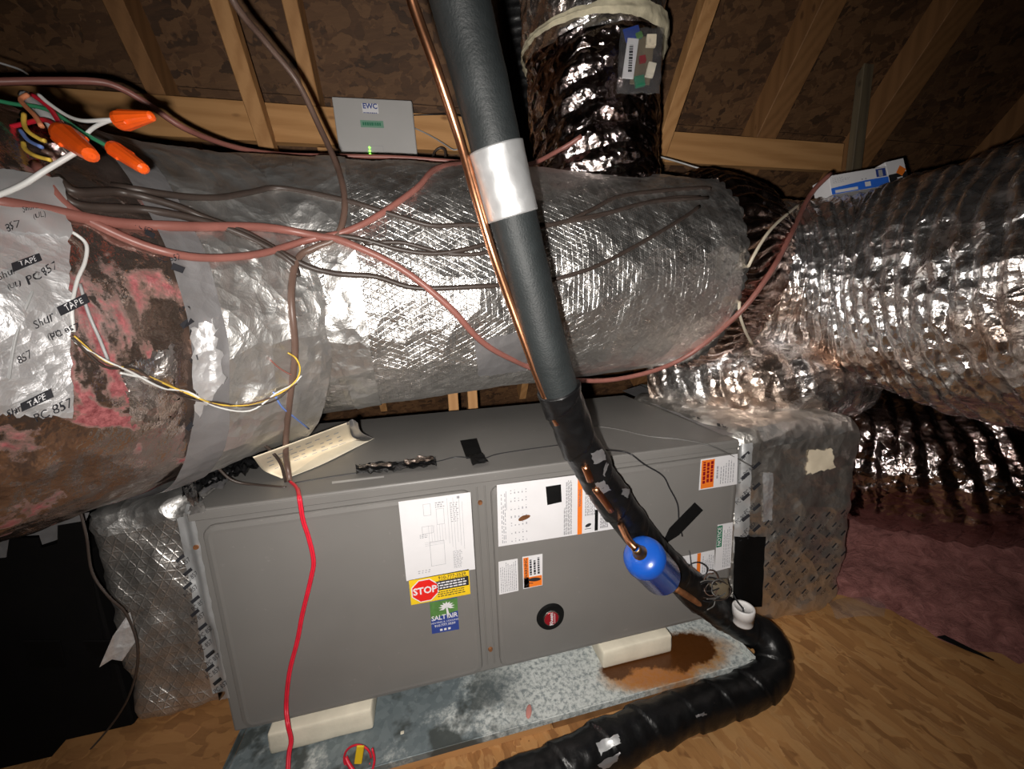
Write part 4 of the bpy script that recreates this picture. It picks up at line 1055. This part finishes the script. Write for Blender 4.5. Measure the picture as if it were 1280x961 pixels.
# ------------------------------------------------------------------ cartons on the right flex duct
def carton(name, p0, p1, hpx, depth, label, paint):
    a, b = P(*p0), P(*p1); x = (b-a).normalized(); z = (UY-x*UY.dot(x)).normalized(); y = z.cross(x)
    L_ = (b-a).length; H_ = hpx*p0[2]/F
    t = thing(name, label, 'box', tuple(a)); m = frame4(a, x, y, z)
    box('carton_body', (0, 0, 0), (L_, depth, H_), M['paper'], t, .0012, 1, m @ Matrix.Translation((L_/2, depth/2, H_/2)))
    paint(t, Print(a-y*.0006, x, z), Print(a-y*.0010, x, z), L_, H_, y); return t
def paint1(t, p, p2, L_, H_, y):
    p.poly([(0, 0), (L_, 0), (L_, H_*.45), (L_*.6, H_*.45), (0, H_*.33)]).make('blue_band', M['bluebox'], t)
    q = Print(p2.O, p2.X, p2.Y); q.bar(L_*.06, H_*.05, L_*.45, H_*.2).bar(L_*.58, H_*.12, L_*.68, H_*.36).make('white_mark', M['paper'], t)
    q = Print(p2.O, p2.X, p2.Y); q.bar(L_*.535, H_*.50, L_*.56, H_*.56).bar(L_*.60, H_*.50, L_*.625, H_*.56); q.rules(L_*.05, H_*.55, L_*.35, H_*.85, 4, .3, (.003, .008), .003, .4); q.make('fine_print', M['ink_grey'], t)
    Print(p2.O, p2.X, p2.Y).bar(L_*.80, H_*.5, L_*.97, H_*.92).make('dark_panel', M['navy'], t)
    Print(p2.O-y*.0004, p2.X, p2.Y).bar(L_*.84, H_*.52, L_*.91, H_*.85).make('photo_panel', M['panelgrey'], t)
def paint2(t, p, p2, L_, H_, y):
    p.bar(0, 0, L_, H_*.42).make('dark_band', M['wire_black'], t)
    Print(p2.O, p2.X, p2.Y).poly([(L_*.42, H_*.45), (L_*.7, H_*.26), (L_*.98, H_*.5), (L_*.7, H_*.72)]).make('orange_mark', M['orange'], t)
    Print(p2.O, p2.X, p2.Y).bar(L_*.42, H_*.02, L_*.72, H_*.24).make('white_mark', M['paper'], t)
carton('parts_carton', (1040, 243.5, 1.20), (1112, 231, 1.215), 24, .06, 'white and blue carton lying on top of the right flex duct', paint1)
carton('small_carton', (1113, 231, 1.225), (1136, 225.5, 1.23), 29, .05, 'small white carton with orange diamond right of the blue and white carton', paint2)
a, b = P(1118, 233, 1.17), P(1150, 225, 1.17)
bm_pts = [tuple(a), tuple(a*.6+b*.4), tuple(b)]
o = tube('blue_pouch', bm_pts, [.010, .017, .011], M['bluebox'], None, 16); tag(o, 'rolled blue plastic pouch lying in front of the small carton', 'pouch')

# ------------------------------------------------------------------ papers on the cabinet top
mn = thing('manual', 'folded cream instruction manual lying on the left of the cabinet top', 'manual', (.17, .3, HH))
def sheet(name, rows, mat, parent, n=14):
    """curved sheet through rows of world points"""
    R_ = [catmull([tuple(p) for p in r], n) for r in rows]; w = len(R_[0])
    Rr_ = list(zip(*[catmull([tuple(r[j]) for r in R_], n) for j in range(w)]))
    v = [p for r in Rr_ for p in r]; h = len(Rr_)
    f = [(i*w+j, i*w+j+1, (i+1)*w+j+1, (i+1)*w+j) for i in range(h-1) for j in range(w-1)]
    o = pyd(name, v, f, mat, parent, True)
    md = o.modifiers.new('thick', 'SOLIDIFY'); md.thickness = .0012
    return o
T_ = lambda px, py, z=0.: ON(px, py, 2, HH+z)
zz = .0025
cp_ = sheet('cover_page', [[T_(316, 571, .10), T_(380, 548, .10), T_(436, 527, .10)], [T_(330, 588, .03), T_(385, 565, .03), T_(440, 545, .03)], [T_(352, 598, zz), T_(400, 577, zz), T_(452, 551, zz)]], M['cream'], mn)
sheet('lower_page', [[T_(335, 590, .012), T_(395, 568, .014), T_(446, 550, .012)], [T_(350, 596, .004), T_(408, 574, .006), T_(460, 551, .005)], [T_(356, 599, zz), T_(410, 577, zz), T_(468, 547, zz)]], M['foam'], mn)
sheet('page_edge', [[T_(433, 529, .10), T_(440, 524, .10), T_(447, 528, .095)], [T_(438, 538, .05), T_(446, 538, .055), T_(452, 540, .05)], [T_(441, 548, .012), T_(452, 547, .012), T_(467, 547.5, .006)]], M['greytape'], mn)
BVH['manual'] = BVHTree.FromPolygons([v_.co for v_ in cp_.data.vertices], [tuple(p_.vertices) for p_ in cp_.data.polygons])
random.seed(9); it = []
for cx_ in (336, 350, 364, 374, 386, 398, 410, 420):
    for k in range(4):
        it.append(('#', cx_+random.uniform(-2, 2)+k*2.4, 571-(cx_-336)*.36+k*4.6, 1.1, 20, random.uniform(1.2, 2.6)))
skin_print('fine_print', it, ['manual'], M['ink_grey'], mn, .0022)
# scraps of black foil at the left corner of the cabinet top
random.seed(4)
sc_ = thing('foil_scraps', 'crumpled dark foil tape bunched at the left corner of the cabinet top', 'foil', (.05, .1, HH))
top_patch('black_foil', [(232, 600), (340, 560), (330, 590), (230, 632)], M['glossblack'], sc_, HH+.004, 30, .03)
top_patch('silver_foil', [(228, 612), (246, 605), (250, 640), (238, 642)], M['flex'], sc_, HH+.006, 16, .03)
top_patch('torn_card', [(272, 600), (303, 586), (280, 620), (252, 626)], M['greytape'], sc_, HH+.012, 8, .012)

# ------------------------------------------------------------------ cables
SK = ['trunk', 'collar', 'film', 'band', 'neck', 'flex', 'upright']
wire('cable', [(-30, 103, .62), (0, 102, .64), (60, 101, .67), (120, 102, .70), (150, 110, .72), (185, 130, .75), (230, 160, .80), (290, 183, .90), (350, 193, 1.0), (420, 195, 1.04), (500, 197, 1.07), (580, 203, 1.09)], .0062, M['wire_pink'], (), 'pink brown cable looping down from the upper left onto the top of the trunk')
wire('cable', [(120, -420, .52), (210, -170, .56), (285, -10, .62), (330, 50, .70), (370, 100, .76), (400, 160, .80), (424, 215), (431, 260), (420, 297), (395, 309), (372, 324), (364, 370), (369, 440), (362, 500, .86), (357, 560, .85), (362, 601, .855)], .0062, M['wire_brown'], ['trunk', 'collar', 'manual', 'handler'], 'grey brown cable hanging from the roof, crossing the trunk and dropping to the cabinet top')
wire('cable', [(-20, 250), (60, 263), (140, 278), (230, 283), (330, 284), (400, 296), (430, 302), (500, 335), (560, 382), (600, 425), (640, 449), (700, 472), (770, 474, 1.18), (850, 450, 1.2), (920, 395), (960, 345), (985, 300), (1012, 245), (1038, 217)], .0074, M['wire_pink'], SK, 'thick pink cable sagging across the trunk and climbing the right flex duct')
wire('cable', [(45, 205, .62), (80, 255), (130, 285), (190, 310), (250, 322), (320, 318), (385, 300), (430, 290), (470, 271), (520, 236), (545, 211), (590, 204, 1.0), (655, 207, 1.02), (700, 187), (727, 170)], .0062, M['wire_pink'], SK, 'pink brown cable from film wrapped duct up behind the pipe to the upright duct')
wire('cable', [(70, 222), (95, 240), (150, 240), (215, 256), (255, 272), (300, 288), (330, 303), (380, 331), (420, 342), (470, 346), (520, 360), (600, 358), (640, 355)], .0056, M['wire_dark'], SK, 'dark cable lowest across the middle of the trunk, passing under the copper tube')
wire('cable', [(72, 238), (100, 257), (180, 262), (250, 275), (300, 292), (340, 312), (366, 330), (372, 345)], .0056, M['wire_dark'], SK, 'dark cable over the collar joining the grey brown cable')
wire('cable', [(140, 232), (215, 244), (270, 247), (315, 240), (350, 235), (430, 250), (500, 271), (540, 282), (580, 281), (625, 283)], .0052, M['wire_dark'], SK, 'dark cable highest across the trunk left of the pipe')
wire('cable', [(320, 285), (420, 294), (460, 301), (500, 312), (540, 317), (580, 312), (625, 300)], .0052, M['wire_dark'], SK, 'dark cable bowing just under the thick pink cable left of the pipe')
wire('cable', [(455, 304), (500, 303), (530, 310), (560, 317), (600, 317), (628, 306)], .0046, M['wire_dark'], SK, 'thin dark cable crossing its neighbour left of the copper tube')
wire('cable', [(672, 281), (700, 279), (740, 262), (780, 244), (870, 235), (888, 236)], .0052, M['wire_dark'], SK, 'uppermost dark cable from the pipe to the gathered duct neck')
wire('cable', [(672, 285), (710, 276), (760, 266), (815, 252), (885, 247)], .0052, M['wire_dark'], SK, 'dark cable second from the top between the pipe and the duct neck')
wire('cable', [(675, 283), (720, 275), (745, 271), (800, 255), (840, 247), (875, 246)], .0046, M['wire_dark'], SK, 'dark cable third from the top between the pipe and the duct neck')
wire('cable', [(690, 350), (740, 335), (790, 310), (850, 275), (874, 258)], .0052, M['wire_dark'], SK, 'single dark cable rising across the trunk right of the pipe')
wire('cable', [(825, 196, 1.42), (850, 203, 1.40), (880, 212, 1.38), (905, 217, 1.36)], .003, M['wire_grey'], (), 'short pale cable end above the duct neck')
wire('strut_rod', [(-30, 70, .7), (20, 85, .75), (35, 93, .78)], .002, M['wire_grey'], (), 'short pale wire end at the far upper left', 'wire')
# red cord and its tie
rc = thing('hanging_cord', 'bright red twin cord hanging down the front of the left door to the floor', 'cord', tuple(P(358, 961, .80)))
RC = [(362, 601, .845), (371, 610, .812), (374, 626, .785), (378, 650), (385, 672), (391, 700), (388, 722), (377, 768), (371, 800), (361, 840), (357, 880), (359, 905, .80), (363, 925, .80), (360, 945, .79), (358, 990, .76)]
wire('cord_strand', RC, .0034, M['wire_red'], ['handler'], parent=rc, off=.016)
wire('cord_strand', [(a[0]+2.2, a[1])+tuple(a[2:]) for a in RC[1:]], .0026, M['wire_red'], ['handler'], parent=rc, off=.019)
wire('knot', [(356, 602, .86), (359, 607, .855), (364, 609, .85), (367, 603, .85), (361, 600, .86), (357, 604, .86)], .0034, M['wire_red'], parent=rc)
wire('cable', [(359, 500, .9), (356, 530, .89), (359, 570, .87), (363, 602, .86)], .0040, M['wire_brown'], ['manual', 'handler'], 'brown cable beside the manual ending at the red knot')
wire('cable', [(300, 545, .80), (318, 551, .79), (335, 560, .79), (350, 578, .81), (357, 602, .845)], .0032, M['wire_dark'], ['manual', 'handler'], 'dark cable arching over the manual to the red knot')
wire('cable', [(268, 580, .80), (290, 600, .82), (320, 606, .84), (357, 609, .855)], .0030, M['wire_dark'], ['handler'], 'dark cable along the front left of the cabinet top')
wire('thin_wire', [(366, 604), (400, 598), (440, 592), (500, 585), (546, 577), (572, 571), (600, 574), (620, 568), (650, 563), (700, 556)], .0018, M['wire_black'], ['handler'], 'thin black wire along the cabinet top through the black tape', 'wire')
wire('thin_wire', [(730, 531), (770, 536), (810, 545), (850, 549), (885, 556), (912, 568), (940, 583)], .0018, M['wire_slate'], ['handler', 'rplen'], 'thin grey wire across the right of the cabinet top down over the orange label', 'wire', off=.014)
wire('thin_wire', [(755, 562, .9), (785, 566, .95), (805, 580), (828, 594), (837, 610), (847, 630), (849, 652), (853, 670)], .0020, M['wire_black'], ['handler'], 'thin black wire from the pipe down the right door to the tape strap', 'wire', off=.0165)
# multicore strands over the film wrapped duct
ms = thing('multicore_strands', 'bundle of fine yellow, white and brown strands draped over the film wrapped duct', 'wires', tuple(P(220, 490, .6)))
MC = [(92, 420), (130, 452), (165, 462), (200, 477), (235, 492), (270, 505), (310, 506), (345, 494), (368, 478), (375, 462), (370, 448), (360, 441)]
for k, (m, dx, dy) in enumerate((('wire_yellow', 0, 0), ('wire_dark', 2, 4), ('wire_white', -2, 5), ('wire_brown', 3, 1))):
    wire('strand', [(a+dx*(i % 3-1), b+dy*((i+k) % 3-.5)) for i, (a, b) in enumerate(MC[:len(MC)-(k > 0)*(2+k % 2)])], .0016, M[m], LK+['trunk'], parent=ms, off=.024, n=5)
wire('strand', [(150, 466), (170, 470), (186, 472)], .0016, M['wire_white'], LK, parent=ms, off=.012, n=5)
wire('strand', [(338, 450), (352, 462), (372, 472)], .0014, M['wire_pink'], LK+['trunk'], parent=ms, off=.01, n=5)
wire('thin_wire', [(342, 490), (352, 508), (366, 520, .85), (386, 536, .86)], .0018, M['wire_blue'], ['collar', 'trunk'], 'blue wire end poking out under the collar', 'wire')
wire('thin_wire', [(80, 286), (95, 293), (108, 306), (106, 328), (96, 352), (90, 385), (92, 415)], .0019, M['wire_white'], LK, 'white wire looping down over the silver tape', 'wire', off=.012)
wire('thin_wire', [(47, 340), (40, 365), (28, 395), (18, 430), (10, 480)], .0014, M['wire_grey'], LK, 'grey wire running down over the printed tape at far left', 'wire', off=.012)
wire('thin_wire', [(100, 355), (110, 390), (125, 425), (135, 450)], .0017, M['wire_grey'], LK, 'clear grey wire lying right of the silver tape', 'wire', off=.012)
wire('thin_wire', [(98, 630, .70), (108, 670, .71), (115, 715, .725), (135, 745, .74), (158, 768, .77), (172, 810, .80), (165, 860, .83), (140, 905, .87), (90, 962, .84)], .0022, M['wire_dark'], (), 'thin dark wire hanging down past the black box to the floor', 'wire')
# coil at the bottom edge with yellow tag
rcx = thing('red_wire_coil', 'small red wire coil with a yellow tag at the bottom edge of the pan', 'wire', tuple(ON(447, 950, 2, PZ)))
wire('coil_ring', [(447+17*cos(a), 948+17*sin(a), .80) for a in [radians(20+i*24) for i in range(15)]], .0022, M['wire_red'], parent=rcx)
wire('coil_ring', [(432, 946, .79), (436, 955, .785), (442, 964, .78), (446, 975, .775)], .0042, M['wire_red'], parent=rcx)
wire('coil_ring', [(465, 935, .79), (468, 950, .785), (464, 968, .775)], .0024, M['wire_red'], parent=rcx)
c = P(449, 943, .785); box('yellow_tag', (-.008, -.0195, -.002), (.008, .0195, .002), M['yellow'], rcx, .0015, 1, frame4(c, RX, (UY+RX*.15).normalized(), -W))

# ------------------------------------------------------------------ spliced wires and wire nuts at upper left
def nut(tip, base, r0, r1, label):
    A_, B2 = P(*base), P(*tip); ax_ = (B2-A_).normalized(); L_ = (B2-A_).length
    t = thing('wire_nut', label, 'wire nut', tuple(A_), 'orange wire nuts at the upper left splice')
    u = ax_.orthogonal().normalized(); w = ax_.cross(u); n = 24; prof = [(.0, r0*.55), (0., r0), (L_*.12, r0*1.03), (L_*.2, r0*.98), (L_*.85, r1*1.05), (L_*.96, r1*.9), (L_, r1*.45), (L_, .0003)]
    v = [A_+ax_*z+(u*cos(2*pi*j/n)+w*sin(2*pi*j/n))*r*(1+(.05*(j % 2) if .1 < z/L_ < .97 else 0)) for z, r in prof for j in range(n)]
    f = [(i*n+j, i*n+(j+1) % n, (i+1)*n+(j+1) % n, (i+1)*n+j) for i in range(len(prof)-1) for j in range(n)]
    pyd('nut_shell', v, f, M['nut'], t, False)
    for s_ in (-1, 1):
        m = frame4(A_+ax_*L_*.22+u*s_*r0*.95, ax_, u, ax_.cross(u)); box('grip_wing', (-L_*.16, -r0*.2, -r0*.18), (L_*.16, r0*.2, r0*.18), M['nut'], t, r0*.08, 1, m)
    return t
nut((191, 145, .42), (150, 151, .43), .0098, .0052, 'orange wire nut pointing right on the twisted white wires')
nut((115, 195, .39), (80, 168, .41), .0115, .0075, 'orange wire nut lowest on the left, seen end on, over the pale cable')
nut((181, 212, .42), (143, 186, .43), .0085, .0062, 'orange wire nut at the end of the green wire')
wire('spliced_wire', [(48, 118, .44), (62, 130, .44), (85, 145, .44), (105, 151, .435), (130, 150, .43), (153, 149, .43)], .0021, M['wire_white'], (), 'white wire entering the right hand wire nut from upper left', 'wire')
wire('spliced_wire', [(104, 172, .44), (115, 161, .437), (128, 154, .433), (141, 150, .43), (153, 150, .43)], .0021, M['wire_white'], (), 'short white wire twisted into the right hand wire nut', 'wire')
wire('spliced_wire', [(-20, 122, .46), (18, 130, .46), (45, 133, .455), (70, 142, .45), (95, 160, .44), (120, 175, .435), (145, 188, .43)], .0024, M['wire_green'], (), 'green wire running to the lowest right wire nut', 'wire')
wire('spliced_wire', [(-60, 262, .37), (0, 243, .385), (30, 230, .39), (55, 214, .395), (75, 202, .40), (95, 190, .405)], .0026, M['wire_white'], (), 'pale grey cable rising from the left edge to the wire nuts', 'cable')
wire('spliced_wire', [(30, 142, .45), (30, 155, .445), (36, 165, .44), (50, 174, .44), (56, 176, .44)], .0024, M['wire_yellow'], (), 'upper of two short yellow wires in the splice', 'wire')
wire('spliced_wire', [(29, 178, .45), (32, 187, .445), (45, 195, .44), (63, 200, .44)], .0024, M['wire_yellow'], (), 'lower of two short yellow wires in the splice', 'wire')
wire('spliced_wire', [(35, 118, .46), (26, 125, .455), (34, 135, .45), (44, 145, .445), (52, 158, .44)], .0026, M['wire_orange'], (), 'copper orange wire curling in the splice', 'wire')
wire('spliced_wire', [(-20, 165, .47), (20, 157, .46), (50, 150, .45), (62, 152, .445), (75, 163, .43), (84, 172, .42)], .0026, M['wire_red'], (), 'red wire from the left edge into the lowest wire nut', 'wire')
wire('spliced_wire', [(40, 118, .45), (60, 133, .445), (72, 150, .435), (80, 168, .42)], .0026, M['wire_red'], (), 'short red wire slanting down into the lowest wire nut', 'wire')
wire('spliced_wire', [(25, 162, .45), (35, 175, .445), (52, 184, .44)], .0022, M['wire_blue'], (), 'dark blue wire tucked between the yellow wires', 'wire')
wire('spliced_wire', [(60, 190, .47), (52, 210, .50), (55, 225, .54), (70, 245, .58)], .0052, M['wire_brown'], (), 'brown cable jacket dropping from the splice onto the film wrapped duct', 'cable')
pillow_t = thing('cable_sheath', 'torn grey cable sheath and crumpled foil at the heart of the upper left splice', 'sheath', tuple(P(60, 190, .48)))
pillow('sheath_foil', .05, .06, .03, M['flex_dark'], pillow_t, frame4(P(62, 170, .48), RX, UY, -W), 12, .02, 2)
tube('sheath', [P(32, 120, .47), P(45, 132, .465), P(62, 150, .465), P(75, 172, .47)], .0065, M['wire_grey'], pillow_t, 10)
tube('sheath', [P(-40, 130, .50), P(0, 150, .50), P(30, 158, .49), P(50, 160, .48)], .009, M['wire_grey'], pillow_t, 10)
